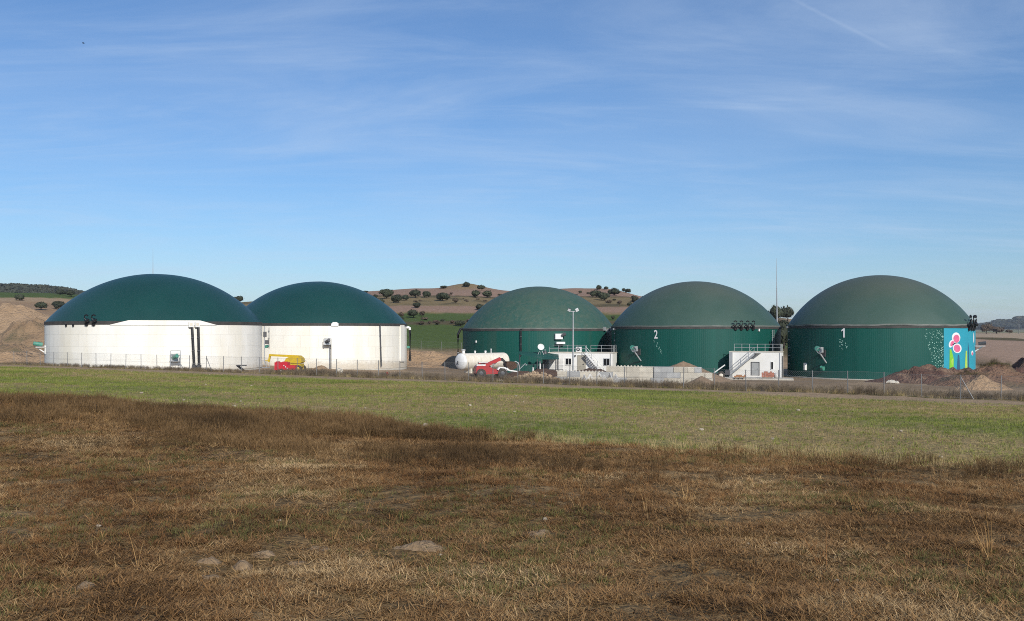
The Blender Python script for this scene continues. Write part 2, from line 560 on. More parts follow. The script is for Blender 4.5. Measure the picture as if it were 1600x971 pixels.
def build_ground():
    ys = [-14.0]
    while ys[-1] < 5200:
        ys.append(ys[-1] + max(0.12, 0.0135 * (ys[-1] + 12)))
    ys = np.array(ys)
    us = np.linspace(-1, 1, 441)
    U, Yv = np.meshgrid(us, ys)
    X = U * (np.abs(Yv + 14) * 0.95 + 10)
    Z = ground(X, Yv)
    v = np.stack([X, Yv, Z], -1).reshape(-1, 3)
    nr, nc = X.shape
    a = (np.arange(nr - 1)[:, None] * nc + np.arange(nc - 1)[None, :]).ravel()
    q = np.stack([a, a + 1, a + nc + 1, a + nc], -1)
    me = bpy.data.meshes.new("ground")
    me.vertices.add(len(v)); me.vertices.foreach_set("co", v.ravel())
    me.loops.add(q.size); me.loops.foreach_set("vertex_index", q.ravel())
    me.polygons.add(len(q)); me.polygons.foreach_set("loop_start", np.arange(len(q)) * 4)
    me.polygons.foreach_set("use_smooth", np.ones(len(q), bool))
    me.update()
    x, y, z = v.T
    C = np.zeros((len(v), 3))

    def put(w, c):
        C[:] = C * (1 - w[:, None]) + np.array(c)[None] * w[:, None]
    put(np.ones(len(v)), (0.165, 0.108, 0.050))                     # fallow soil
    put(sstep(fbm(x * 0.5, y * 0.5, 31), 0.45, 0.7), (0.235, 0.16, 0.08))
    put(sstep(fbm(x * 0.25, y * 0.25, 33), 0.5, 0.7) * 0.4, (0.115, 0.08, 0.038))
    ed = edge_d(x, y) + (fbm(x * 0.5, y * 0.5, 35) - 0.5) * 1.6
    fd = fence_d(x, y)
    sown = sstep(ed, -0.4, 0.6)
    put(sown, (0.30, 0.222, 0.10))                              # sown field soil
    gn = fbm(x * 0.13, y * 0.13, 41) * 0.6 + fbm(x * 0.02 + 3, y * 0.05, 44) * 0.4
    put(sown * sstep(gn, 0.42, 0.62) * 0.75, (0.165, 0.185, 0.05))
    put(sown * sstep(fbm(x * 0.8, y * 0.8, 47), 0.5, 0.8) * 0.4, (0.30, 0.225, 0.115))
    put(sstep(fd + (fbm(x * 0.2, y * 0.2, 50) - 0.5) * 3, -15, -12.5), (0.33, 0.235, 0.145))   # bare margin
    put(sstep(fd, -2.5, -0.5) * 0.9, (0.15, 0.125, 0.06))
    put(sstep(fd + (fbm(x * 0.3, y * 0.3, 51) - 0.5) * 3, 1.5, 5), (0.25, 0.18, 0.115))        # yard
    put(sstep(fd, 4, 10) * sstep(fbm(x * 0.12, y * 0.12, 53), 0.45, 0.65), (0.33, 0.24, 0.155))
    jj = (fbm(x / 14, y / 14, 55) - 0.5)
    dry = (0.22, 0.165, 0.085); pink = (0.29, 0.19, 0.135); green = (0.075, 0.108, 0.030); tan = (0.345, 0.245, 0.15); scrub = (0.105, 0.085, 0.045)
    H = sstep(y, 176, 179)
    put(H, scrub)
    # terraces of the middle hill, by height on the slope
    zn = z + jj * 1.2
    for lo, hi, c in ((-3.3, 1.5, green), (1.5, 2.5, scrub), (2.5, 4.6, green), (4.6, 5.0, dry), (5.0, 6.9, pink), (6.9, 11.2, dry), (11.2, 11.9, scrub), (11.9, 40, pink)):
        put(H * sstep(zn, lo - 0.12, lo + 0.12), c)
    put(H * sstep(y, 200, 230) * sstep(fbm(x / 9, y / 9, 61), 0.52, 0.7) * sstep(zn, 6.6, 7.2) * (1 - sstep(zn, 11.2, 11.8)), scrub)
    put(H * sstep(x, 52, 60) * (1 - sstep(z, 5, 6)), scrub)
    put(H * np.exp(-(((x + 18) / 8) ** 2 + ((y - 392) / 12) ** 2)), dry)
    # western slope: bare cuttings, then tan and green fields
    w = H * (1 - sstep(x, -125, -105))
    put(w, (0.30, 0.20, 0.12))
    put(w * sstep(zn, 9.4, 10), tan)
    put(w * sstep(z + jj * 0.6, 11.9, 12.3), green)
    # eastern flat fields
    e = H * sstep(x, 78, 96) * (1 - sstep(z, 3, 5))
    put(e, (0.33, 0.225, 0.16))
    put(e * sstep(y, 285, 292), scrub)
    put(e * sstep(y, 305, 315), (0.33, 0.24, 0.15))
    put(e * sstep(y + jj * 20, 400, 420), (0.38, 0.285, 0.19))
    put(e * sstep(y + jj * 60, 690, 720), (0.20, 0.19, 0.10))
    put(sstep(y, 560, 640) * (1 - sstep(x, 120, 200)), (0.10, 0.095, 0.055))
    put(sstep(y, 2100, 2300) * sstep(z, 3, 7), (0.055, 0.06, 0.045))
    sp = sstep(y, 520, 600) * (1 - sstep(x, -200, -150)) * sstep(z, 4, 8)
    put(sp, (0.06, 0.058, 0.034))
    ca = me.color_attributes.new("land", 'FLOAT_COLOR', 'POINT')
    ca.data.foreach_set("color", np.concatenate([C, np.ones((len(v), 1))], 1).ravel())
    m = bpy.data.materials.new("field_soil")
    m.use_nodes = True
    nt = m.node_tree; b = nt.nodes["Principled BSDF"]
    b.inputs["Roughness"].default_value = 1.0
    b.inputs["Specular IOR Level"].default_value = 0.1
    n = nt.nodes.new; l = nt.links.new
    at = n("ShaderNodeAttribute"); at.attribute_name = "land"
    geo = n("ShaderNodeNewGeometry")
    prev = at.outputs["Color"]
    for sc, lo, hi in ((9.0, 0.55, 1.45), (1.1, 0.75, 1.25), (45.0, 0.6, 1.4)):
        z_ = n("ShaderNodeTexNoise"); z_.inputs["Scale"].default_value = sc; z_.inputs["Detail"].default_value = 6
        z_.inputs["Roughness"].default_value = 0.7
        l(geo.outputs["Position"], z_.inputs["Vector"])
        r = n("ShaderNodeMapRange"); r.inputs["From Min"].default_value = 0.3; r.inputs["From Max"].default_value = 0.7
        r.inputs["To Min"].default_value = lo; r.inputs["To Max"].default_value = hi
        l(z_.outputs["Fac"], r.inputs["Value"])
        x_ = n("ShaderNodeVectorMath"); x_.operation = 'SCALE'
        l(prev, x_.inputs[0]); l(r.outputs[0], x_.inputs["Scale"])
        prev = x_.outputs[0]
    l(prev, b.inputs["Base Color"])
    zb = n("ShaderNodeTexNoise"); zb.inputs["Scale"].default_value = 7; zb.inputs["Detail"].default_value = 9
    l(geo.outputs["Position"], zb.inputs["Vector"])
    bp = n("ShaderNodeBump"); bp.inputs["Strength"].default_value = 0.8; bp.inputs["Distance"].default_value = 0.12
    l(zb.outputs["Fac"], bp.inputs["Height"]); l(bp.outputs[0], b.inputs["Normal"])
    me.materials.append(m)
    o = bpy.data.objects.new("ground", me)
    COL.objects.link(o)
    tag(o, kind="structure")


build_ground()


# ------------------------------------------------------------------ digester tanks
class Tank:
    def __init__(s, label, cx, cy, R, base, top, rise):
        s.c = (cx, cy); s.R = R; s.base = base; s.top = top; s.rise = rise
        s.o = thing("digester_tank", label, "storage tank", (cx, cy, base), "domed digester tanks of the plant")

    def ang(s, p):
        """polar angle of the wall point seen at photo column p."""
        d = Vector(((p - 800) / F, 1)).normalized()
        c = Vector(s.c); b = d.dot(c); disc = b * b - c.dot(c) + s.R ** 2
        t = b - math.sqrt(max(disc, 0))
        h = d * t - c
        return math.atan2(h.y, h.x)

    def fr(s, a, z=0.0, out=0.0):
        x = s.c[0] + (s.R + out) * math.cos(a); y = s.c[1] + (s.R + out) * math.sin(a)
        yx, yy = -math.cos(a), -math.sin(a)
        return Matrix(((yy, yx, 0, x), (-yx, yy, 0, y), (0, 0, 1, z), (0, 0, 0, 1)))

    def frp(s, p, ypx):
        """frame on the wall at a photo pixel."""
        a = s.ang(p)
        y = s.c[1] + s.R * math.sin(a)
        return s.fr(a, (HY - ypx) / F * y)

    def dome(s, m, n=128, k=36, seam=0.0, sag=0.0):
        R, h = s.R + 0.04, s.rise
        rs = (R * R + h * h) / (2 * h)
        a1 = math.asin(min(R / rs, 1.0))
        if h > R: a1 = PI - a1
        mb = MB()
        vs = []; fs = []
        for i in range(k + 1):
            t = a1 * i / k
            for j in range(n):
                ph = 2 * PI * j / n
                r = rs * math.sin(t); z = rs * math.cos(t) - (rs - h)
                d = seam * (0.5 + 0.5 * math.cos(ph * 32)) * math.sin(PI * min(1, i / k)) + sag * math.sin(3 * ph + 1) * (i / k) * (1 - i / k)
                vs.append((s.c[0] + (r + d) * math.cos(ph), s.c[1] + (r + d) * math.sin(ph), s.top + z + d * 0.5))
        for i in range(k):
            for j in range(n):
                jj = (j + 1) % n
                fs.append((i * n + j, (i + 1) * n + j, (i + 1) * n + jj, i * n + jj))
        mb.add(vs, fs)
        return mb.build("dome", m, s.o, smooth=180)

    def ring(s, name, m, z0, z1, r0, r1=None, wav=0.0, a0=0.0, a1=2 * PI, n=160):
        r1 = r1 if r1 is not None else r0
        mb = MB()
        mb.lathe((s.c[0], s.c[1], 0), [(s.R - 0.1, z0), (s.R + r0, z0), (s.R + r1, z1), (s.R - 0.1, z1)], n, a0=a0, a1=a1)
        if wav:
            rr = random.Random(name + str(s.R))
            ph = [rr.uniform(0, 6) for _ in range(3)]
            for v in mb.v:
                a = math.atan2(v.y - s.c[1], v.x - s.c[0])
                v.z += wav * (math.sin(7 * a + ph[0]) + 0.6 * math.sin(13 * a + ph[1]) + 0.5 * math.sin(29 * a + ph[2]))
        return mb.build(name, m, s.o, smooth=30)

    def seamed_wall(s, m, ribs=300):
        n = ribs * 2
        vs = []; fs = []
        for z in (s.base - 0.4, s.top):
            for i in range(n):
                a = 2 * PI * i / n
                r = s.R - (0.008 if i % 2 else 0.0)
                vs.append((s.c[0] + r * math.cos(a), s.c[1] + r * math.sin(a), z))
        for i in range(n):
            j = (i + 1) % n
            fs.append((i, j, n + j, n + i))
        return MB().add(vs, fs).build("wall", m, s.o)

    def panel_wall(s, m, cols=34, rows=4):
        mb = MB()
        mb.lathe((s.c[0], s.c[1], 0), [(s.R - 0.045, s.base - 0.4), (s.R - 0.045, s.top)], 128)
        mb.build("wall", M_JOINT, s.o, smooth=60)
        H = (s.top - s.base)
        hh = H / rows
        gap = 0.007
        da = 2 * PI / cols
        ga = gap / s.R / 2
        pm = MB()
        prof = [(s.R - 0.04, gap / 2), (s.R, gap / 2), (s.R, hh - gap / 2), (s.R - 0.04, hh - gap / 2)]
        pm.lathe((0, 0, 0), prof, 4, a0=-da / 2 + ga, a1=da / 2 - ga)
        me = pm.mesh("panel", m, smooth=30)
        for r in range(rows):
            for c in range(cols):
                inst("panel", me, s.o, (s.c[0], s.c[1], s.base + r * hh), rz=da * (c + 0.5 * (r % 2)))

    def patch(s, name, m, poly, off, parent=None):
        """flat painted figure on the wall: poly in (arc metres to the viewer's right of a, z)."""
        a, pts = poly
        cu = sum(q[0] for q in pts) / len(pts); cz = sum(q[1] for q in pts) / len(pts)
        vs = []
        for u, z in [(cu, cz)] + list(pts):
            t = a + u / s.R
            vs.append((s.c[0] + (s.R + off) * math.cos(t), s.c[1] + (s.R + off) * math.sin(t), z))
        n = len(pts)
        return MB().add(vs, [(0, 1 + i, 1 + (i + 1) % n) for i in range(n)]).build(name, m, parent or s.o)

    def agitator(s, p, y, sc=1.0, board=M_STEEL, motor=M_TEALMOT, leg=None):
        Mx = s.frp(p, y)
        root = MB(Mx)
        root.box((0, -0.02, 0), (1.0 * sc, 0.10, 1.0 * sc))
        for x in (-0.5, 0.5):
            root.bar((x * sc, -0.05, -0.35 * sc), (x * sc, -0.95 * sc, -0.35 * sc), 0.06, 0.06)
            root.bar((x * sc, -0.05, -0.95 * sc), (x * sc, -0.85 * sc, -0.38 * sc), 0.05, 0.05)
        root.box((0, -0.5 * sc, -0.36 * sc), (1.1 * sc, 0.9 * sc, 0.04))
        o = root.build("mixer_bracket", board, s.o)
        mo = MB(Mx)
        mo.cyl((-0.1 * sc, -0.1, 0.05), (0.18 * sc, -1.0 * sc, 0.28 * sc), 0.24 * sc, n=14)
        mo.cyl((0.18 * sc, -1.0 * sc, 0.28 * sc), (0.2 * sc, -1.08 * sc, 0.3 * sc), 0.19 * sc, n=14)
        mo.box((0.2 * sc, -0.75 * sc, 0.5 * sc), (0.25 * sc, 0.3 * sc, 0.18 * sc))
        mo.build("mixer_motor", motor, o, smooth=40)
        gd = MB(Mx)
        for x in (-0.52, 0.52):
            gd.cyl((x * sc, -0.95 * sc, -0.35 * sc), (x * sc, -0.95 * sc, 0.55 * sc), 0.03, n=6)
        gd.cyl((-0.52 * sc, -0.95 * sc, 0.55 * sc), (0.52 * sc, -0.95 * sc, 0.55 * sc), 0.03, n=6)
        gd.build("guard_rail", M_STEEL, o)
        if leg is not None:
            MB(Mx).cyl((leg, -0.9 * sc, -0.3 * sc), (leg, -0.9 * sc, s.base - Mx.translation.z), 0.07, n=8).build("support_leg", M_DSTEEL, o)
        return o

    def mixer(s, p, y):
        Mx = s.frp(p, y)
        o = MB(Mx).box((0, -0.05, -0.1), (0.7, 0.12, 0.9)).bar((0, 0, 0.1), (0, -1.0, 0.25), 0.16, 0.16).build("mixer_bracket", M_DSTEEL, s.o)
        mo = MB(Mx).cyl((-0.12, -0.55, 0.3), (0.05, -1.45, 0.5), 0.36, n=16).cyl((0.05, -1.45, 0.5), (0.07, -1.55, 0.52), 0.26, n=16)
        mo.build("mixer_motor", M_TEALMOT, o, smooth=40)
        MB(Mx).box((0.42, -1.1, 0.35), (0.35, 0.5, 0.7)).build("gear_case", M_STEEL, o)
        MB(Mx).lathe((0.45, -1.45, 0.25), [(0.30, -0.06), (0.37, -0.06), (0.37, 0.06), (0.30, 0.06)], 18, axis=(0.3, -1, 0.1)).build("hand_wheel", M_STEEL, o)
        MB(Mx).bar((0.25, -1.2, 0.0), (0.45, -0.05, -1.35), 0.14, 0.14).build("strut", M_STEEL, o)
        return o

    def valve(s, p, sc=1.0, dz=0.0, flip=1):
        a = s.ang(p); Mx = s.fr(a, s.top + dz)
        f = flip
        o = MB(Mx).tube([(0, -0.12, -0.75 * sc), (0.02, -0.22, -0.3 * sc), (0.12 * f, -0.3, 0.15 * sc), (-0.08 * f, -0.35, 0.55 * sc), (-0.02 * f, -0.35, 0.95 * sc),
                         (0.2 * f, -0.35, 1.08 * sc), (0.42 * f, -0.4, 0.9 * sc)], 0.12 * sc, 8).build("relief_valve", M_BLACK, s.o, smooth=60)
        h = MB(Mx)
        h.cyl((0.15 * f, -0.5, -0.05), (0.62 * f, -0.45, 0.2), 0.17 * sc, n=10)
        h.box((0, -0.12, -0.45 * sc), (0.4, 0.14, 0.35))
        h.build("valve_head", M_BLACK, o, smooth=40)
        return o

    def downpipe(s, p, y0, y1, r=0.13, m=M_BLACK, out=0.25, p2=None):
        a = s.ang(p); A = s.fr(a, 0); a2 = s.ang(p2) if p2 else a; B = s.fr(a2, 0)
        yy = s.c[1] + s.R * math.sin(a)
        z0 = (HY - y0) / F * yy; z1 = (HY - y1) / F * yy
        P0 = A @ Vector((0, -out, z0)); P1 = B @ Vector((0, -out, z1))
        Q = A @ Vector((0, 0.05, z0 + 0.1))
        mb = MB().tube([Q, P0, P0 + (P1 - P0) * 0.02, P1], r, 10)
        o = mb.build("downpipe", m, s.o, smooth=50)
        for k in (0.25, 0.55, 0.85):
            c = P0 + (P1 - P0) * k
            MB().cyl(c - Vector((0, 0, 0.05)), c + Vector((0, 0, 0.05)), r + 0.03, n=10).build("pipe_clamp", M_DSTEEL, o)
        return o, P0, P1

    def conduit(s, p, y0, y1, n=6):
        Mx = s.fr(s.ang(p), 0); yy = Mx.translation.y
        z0 = (HY - y0) / F * yy; z1 = (HY - y1) / F * yy
        o = MB(Mx).cyl((0, -0.09, z0), (0, -0.09, z1), 0.035, n=6).build("cable_conduit", M_DSTEEL, s.o)
        for k in range(n):
            MB(Mx).box((0, -0.12, z0 + (z1 - z0) * (k + 0.5) / n), (0.16, 0.12, 0.16)).build("junction_box", M_STEEL, o)
        return o

    def floodlight(s, p, y):
        Mx = s.frp(p, y)
        o = MB(Mx).bar((0, 0, 0), (0, -0.45, 0.05), 0.05, 0.05).box((0, -0.5, 0.05), (0.36, 0.12, 0.3)).build("floodlight", M_DSTEEL, s.o)
        MB(Mx).box((0, -0.575, 0.05), (0.3, 0.02, 0.24)).build("lens", M_LAMP, o)


def wall_number(T, ch, p, y, h, bold=0.02):
    cu = bpy.data.curves.new("number", 'FONT')
    cu.body = ch; cu.size = h / 0.70; cu.align_x = 'CENTER'; cu.align_y = 'CENTER'; cu.extrude = 0.004; cu.offset = bold
    tmp = bpy.data.objects.new("tmp", cu)
    COL.objects.link(tmp)
    dg = bpy.context.evaluated_depsgraph_get()
    me = bpy.data.meshes.new_from_object(tmp.evaluated_get(dg))
    bpy.data.objects.remove(tmp)
    Mx = T.frp(p, y) @ Matrix.Translation((0, -0.05, 0)) @ Matrix.Rotation(PI / 2, 4, 'X') @ Matrix.Scale(0.72, 4, (1, 0, 0))
    me.transform(Matrix.Translation(-ORG[T.o.name]) @ Mx)
    me.materials.clear(); me.materials.append(M_MWHITE)
    me.name = "painted_number"
    o = bpy.data.objects.new("painted_number", me)
    COL.objects.link(o); o.parent = T.o
    ORG[o.name] = ORG[T.o.name]
    return o


def wall_dots(T, pts, size, m, name="paint_dots"):
    mb = MB()
    for p, y, k in pts:
        mb.M = T.frp(p, y)
        r = size * k
        mb.add([(-r, -0.035, 0), (0, -0.035, -r), (r, -0.035, 0), (0, -0.035, r)], [(0, 1, 2, 3)])
    o = mb.build(name, m, T.o)
    o["kind"] = "stuff"
    return o


# --- white tanks
TA = Tank("large white walled tank with glossy dark green dome, nearest the photo's left edge", -45.3, 126.6, 13.0, -4.6, 1.05, 6.25)
TA.panel_wall(M_WHITE)
TA.dome(M_DOME_NEW, sag=0.25)
TA.ring("rim_band", M_RIM, TA.top - 0.28, TA.top + 0.12, 0.05)
a0, a1 = TA.ang(172), TA.ang(338)
fl = MB()
n = 40
vs = []; fs = []
for i in range(n + 1):
    a = a0 + (a1 - a0) * i / n
    e = min(1.0, min(i, n - i) / 7.0)
    c, s_ = math.cos(a), math.sin(a)
    for r, z in ((0.075, TA.top - 0.34), (0.075, TA.top - 0.30 + 0.52 * e), (-0.02, TA.top - 0.30 + 0.52 * e)):
        vs.append((TA.c[0] + (TA.R + r) * c, TA.c[1] + (TA.R + r) * s_, z))
for i in range(n):
    for k in (0, 1):
        fs.append((i * 3 + k, (i + 1) * 3 + k, (i + 1) * 3 + k + 1, i * 3 + k + 1))
fl.add(vs, fs).build("rim_flashing", M_WHITE, TA.o, smooth=30)
for p in (136, 147):
    TA.valve(p, 0.7, 0.1)
for p in (104, 115):
    MB(TA.fr(TA.ang(p), TA.top - 0.35)).box((0, -0.08, 0), (0.22, 0.12, 0.3)).build("rim_clamp", M_BLACK, TA.o)
for p, p2 in ((299, 302.5), (308.5, 310)):
    o, P0, P1 = TA.downpipe(p, 511, 578, 0.15, p2=p2)
    Mx = TA.frp(p - 1.5, 507.5)
    b = MB(Mx).box((0, -0.2, 0), (0.55, 0.35, 0.6)).build("pipe_hood", M_WPAINT, o)
    MB(Mx).box((-0.02, -0.385, 0.02), (0.3, 0.02, 0.34)).build("hood_label", M_CREAM, b)
    MB().box(P1 + Vector((0, -0.05, 0.35)), (0.42, 0.42, 0.5)).build("pipe_flange", M_DSTEEL, o)
TA.agitator(272, 560, 0.95, M_STEEL, M_TEALMOT)
Mx = TA.frp(272, 552)
fr_ = MB(Mx)
for x in (-0.55, 0.55):
    fr_.cyl((x, -1.0, -2.2), (x, -1.0, 0.3), 0.035, n=6)
fr_.cyl((-0.55, -1.0, 0.3), (0.55, -1.0, 0.3), 0.035, n=6)
fr_.cyl((-0.55, -1.0, -1.25), (0.55, -1.0, -1.25), 0.035, n=6)
fr_.bar((0.55, -1.0, -1.25), (1.05, -1.6, -2.3), 0.08, 0.08)
fr_.build("access_frame", M_STEEL, TA.o)
# bracket with mixer on the far left flank
Mx = TA.fr(TA.ang(71) - 0.02, -1.9)
o = MB(Mx).box((0, -0.55, 0), (1.0, 1.1, 0.07)).bar((0, 0, -0.7), (0, -0.9, -0.05), 0.12, 0.12).box((0, -0.05, -0.3), (0.9, 0.1, 1.0)).build("mixer_bracket", M_WPAINT, TA.o)
MB(Mx).cyl((0, -0.3, 0.3), (0, -1.3, 0.45), 0.24, n=12).build("mixer_motor", M_TEALMOT, o, smooth=40)
# instrument post on the right flank
Mx = TA.fr(TA.ang(408) + 0.05, -1.2)
o = MB(Mx).cyl((0, -0.35, 1.9), (0, -0.35, -3.0), 0.07, n=8).build("riser_pipe", M_STEEL, TA.o)
MB(Mx).box((0.1, -0.4, 0.8), (0.5, 0.4, 0.7)).build("control_box", M_DSTEEL, o)
MB(Mx).box((0.25, -0.6, -0.2), (0.6, 0.5, 0.5)).build("control_box", M_DSTEEL, o)
MB(Mx).cyl((0.1, -0.5, -0.8), (0.55, -0.7, -0.75), 0.2, n=10).build("mixer_motor", M_TEALMOT, o, smooth=40)

TB = Tank("white walled tank with dark green dome standing behind the yellow boom lift", -29.2, 150.2, 13.2, -5.35, 0.98, 6.55)
TB.panel_wall(M_WHITE)
TB.dome(M_DOME_NEW, sag=-0.2)
TB.ring("rim_band", M_RIM, TB.top - 0.2, TB.top + 0.16, 0.06)
TB.agitator(511, 535, 0.95, M_STEEL, M_DSTEEL, leg=0.45)
Mx = TB.fr(TB.ang(523), TB.top)
MB(Mx).extr([(-0.5, -0.3), (0.5, -0.3), (0.5, 0.12), (0.25, 0.3), (-0.25, 0.3), (-0.5, 0.05)], -0.12, 0.05).build("rim_hatch", M_WPAINT, TB.o)
TB.downpipe(592, 508, 573, 0.09, M_DSTEEL, p2=594)
TB.conduit(421, 512, 545, 3)
# insulated riser with a white hood at the right flank, and the black pipe beside it
Mx = TB.fr(TB.ang(626), 0)
MB(Mx).box((0.45, -0.05, (TB.top + TB.base) / 2 + 0.4), (1.5, 0.16, TB.top - TB.base - 0.9)).build("access_panel", M_WHITE, TB.o)
Mx = TB.fr(TB.ang(634) + 0.10, 0)
o = MB(Mx).tube([(0, -0.45, 0.35), (0.1, -0.5, -0.3), (0.1, -0.5, -4.2)], 0.16, 10).build("downpipe", M_BLACK, TB.o, smooth=50)
MB(Mx).tube([(0, 0, 0.55), (0, -0.25, 0.62), (0, -0.45, 0.5), (0, -0.47, 0.2)], 0.2, 10).build("pipe_elbow", M_WPAINT, o, smooth=50)
MB(Mx).cyl((0.1, -0.5, -4.2), (0.1, -0.5, -4.5), 0.22, n=10).build("pipe_flange", M_BLACK, o)
MB(Mx).box((0.05, -0.25, -2.4), (0.3, 0.4, 0.35)).build("control_box", M_TEALMOT, TB.o)

# --- green tanks
TC = Tank("smallest looking green tank with mottled weathered dome, behind the lamp post", 4.2, 157.4, 12.0, -6.4, 0.35, 6.75)
TC.seamed_wall(M_GREEN_OLD)
TC.dome(M_DOME_OLD, seam=0.02)
TC.ring("rim_band", M_RIM, TC.top - 0.3, TC.top + 0.02, 0.05)
TC.ring("rim_strip", M_RIMLT, TC.top + 0.02, TC.top + 0.16, 0.07)
TC.downpipe(814.5, 516, 556, 0.13, M_BLACK)
Mx = TC.fr(TC.ang(724) - 0.12, 0)
o = MB(Mx).tube([(0, 0.0, 0.45), (0, -0.35, 0.35), (0.05, -0.75, -0.5), (0.05, -0.75, -4.3)], 0.2, 10).build("downpipe", M_BLACK, TC.o, smooth=50)
MB(Mx).box((0.05, -0.55, -1.2), (0.2, 0.6, 0.12)).box((0.05, -0.55, -3.4), (0.2, 0.6, 0.12)).build("pipe_bracket", M_STEEL, o)
MB(TC.frp(744.5, 534)).box((0, -0.08, 0), (0.2, 0.16, 0.3)).build("junction_box", M_WPAINT, TC.o)
o = MB(TC.frp(874, 526)).box((-0.2, -0.3, 0), (1.1, 0.5, 0.8)).build("mixer_cabinet", M_WPAINT, TC.o)
MB(TC.frp(874, 526)).box((0, -0.45, -0.95), (1.3, 0.7, 0.32)).build("mixer_platform", M_WPAINT, o)
MB(TC.frp(874, 526)).cyl((0.15, -0.6, 0.1), (0.75, -0.8, 0.35), 0.2, n=10).box((0.55, -0.6, 0.4), (0.35, 0.3, 0.3)).bar((0, -0.3, -1.1), (0, -0.1, -1.9), 0.12, 0.12).build("mixer_motor", M_DSTEEL, o)
for k in range(3):
    MB(TC.frp(943 + k * 5, 514 + (k % 2) * 3)).box((0, -0.2, 0), (0.3, 0.35, 0.55)).cyl((0, -0.3, 0.2), (0.4, -0.4, -0.6), 0.06, n=6).build("rim_fitting", M_STEEL, TC.o)

TD = Tank("green tank numbered 2 with grey green dome", 27.0, 146.5, 12.25, -6.25, 0.62, 6.75)
TD.seamed_wall(M_GREEN)
TD.dome(M_DOME_GREY)
TD.ring("rim_band", M_RIM, TD.top - 0.3, TD.top + 0.02, 0.05)
TD.ring("rim_strip", M_RIMLT, TD.top + 0.02, TD.top + 0.17, 0.07, wav=0.012)
wall_number(TD, "2", 1025, 523.5, 1.15)
r_ = random.Random(4)
wall_dots(TD, [(1023 + k * 0.7 + r_.uniform(-2.5, 2.5), 532 + k * 1.35, r_.uniform(0.6, 1.1)) for k in range(16)], 0.075, M_MDOT)
TD.mixer(998, 549)
for p in (1149, 1158, 1167.5, 1176):
    TD.valve(p, 0.7, 0.05, -1)
MB(TD.frp(1185, 516)).box((0, -0.1, 0), (0.16, 0.2, 0.35)).build("junction_box", M_WPAINT, TD.o)
TD.conduit(961.5, 516, 570, 5)
TD.floodlight(964, 515)
Mx = TD.fr(TD.ang(1205), 0)
ld = MB(Mx)
for x in (-0.25, 0.25):
    ld.cyl((x, -0.3, 0.2), (x, -0.3, -3.6), 0.035, n=6)
lo = ld.build("ladder", M_STEEL, TD.o)
me = MB().cyl((-0.25, 0, 0), (0.25, 0, 0), 0.022, n=6).mesh("rung", M_STEEL)
for k in range(12):
    q = Mx @ Vector((0, -0.3, 0.05 - k * 0.3))
    inst("rung", me, lo, q, rz=math.atan2(Mx[1][0], Mx[0][0]))

TE = Tank("green tank numbered 1 with blue flower mural, nearest the photo's right edge", 49.7, 134.5, 11.9, -6.1, 0.70, 6.9)
TE.seamed_wall(M_GREEN)
TE.dome(M_DOME_GREY)
TE.ring("rim_band", M_RIM, TE.top - 0.3, TE.top + 0.02, 0.05, wav=0.012)
TE.ring("rim_strip", M_RIMLT, TE.top + 0.02, TE.top + 0.2, 0.08, wav=0.035)
TE.ring("footing", M_FOOT, TE.base - 0.4, TE.base + 0.12, 0.55)
MB(TE.frp(1317.5, 520.5)).extr([(0.02, -0.58), (0.21, -0.58), (0.21, 0.58), (0.07, 0.58), (-0.22, 0.36), (-0.22, 0.18), (0.02, 0.33)], -0.06, -0.035).build("painted_number", M_MWHITE, TE.o)
wall_dots(TE, [(1318 + r_.uniform(-6, 6), 530 + r_.uniform(0, 16), r_.uniform(0.5, 1.2)) for k in range(18)], 0.075, M_MDOT)
TE.mixer(1287, 551)
MB(TE.frp(1286, 576)).box((0, -0.15, 0), (0.5, 0.35, 0.5)).cyl((0.1, -0.3, 0), (0.2, -0.65, 0.25), 0.16, n=10).build("pump_fitting", M_TEALMOT, TE.o)
MB(TE.frp(1259.5, 573)).box((0, -0.15, 0), (0.28, 0.3, 0.95)).build("junction_box", M_WPAINT, TE.o)
TE.conduit(1234, 512, 575, 5)
TE.floodlight(1236, 512)
for k, p in enumerate((1513, 1517, 1520.5)):
    TE.valve(p, 1.05, 0.15, 1 if k % 2 else -1)
Mx = TE.fr(TE.ang(1521) + 0.1, -1.9)
o = MB(Mx).box((0, -0.6, 0), (0.9, 1.2, 0.07)).bar((0, 0, -0.7), (0, -0.9, -0.05), 0.12, 0.12).build("mixer_bracket", M_WPAINT, TE.o)
MB(Mx).cyl((0, -0.4, 0.3), (0, -1.3, 0.4), 0.22, n=12).build("mixer_motor", M_DSTEEL, o, smooth=40)
# mural
aM = TE.ang(1474.5)
vs = []; fs = []
nM = 40
for i in range(nM + 1):
    a = aM + math.radians(75) * i / nM
    for z in (TE.base + 0.2, TE.top - 0.31):
        vs.append((TE.c[0] + (TE.R + 0.02) * math.cos(a), TE.c[1] + (TE.R + 0.02) * math.sin(a), z))
for i in range(nM):
    fs.append((2 * i, 2 * i + 2, 2 * i + 3, 2 * i + 1))
mural = MB().add(vs, fs).build("mural", M_MURAL, TE.o, smooth=60)


def mpoly(pts):
    """photo pixels on the mural -> arc metres, height."""
    out = []
    for p, y in pts:
        a = TE.ang(p); yy = TE.c[1] + TE.R * math.sin(a)
        out.append(((a - aM) * TE.R, (HY - y) / F * yy))
    return (aM, out)


def ell(cx, cy, rx, ry, n=22, rot=0.0):
    o = []
    for k in range(n):
        t = 2 * PI * k / n
        x, y = rx * math.cos(t), ry * math.sin(t)
        o.append((cx + x * math.cos(rot) - y * math.sin(rot), cy + x * math.sin(rot) + y * math.cos(rot)))
    return o


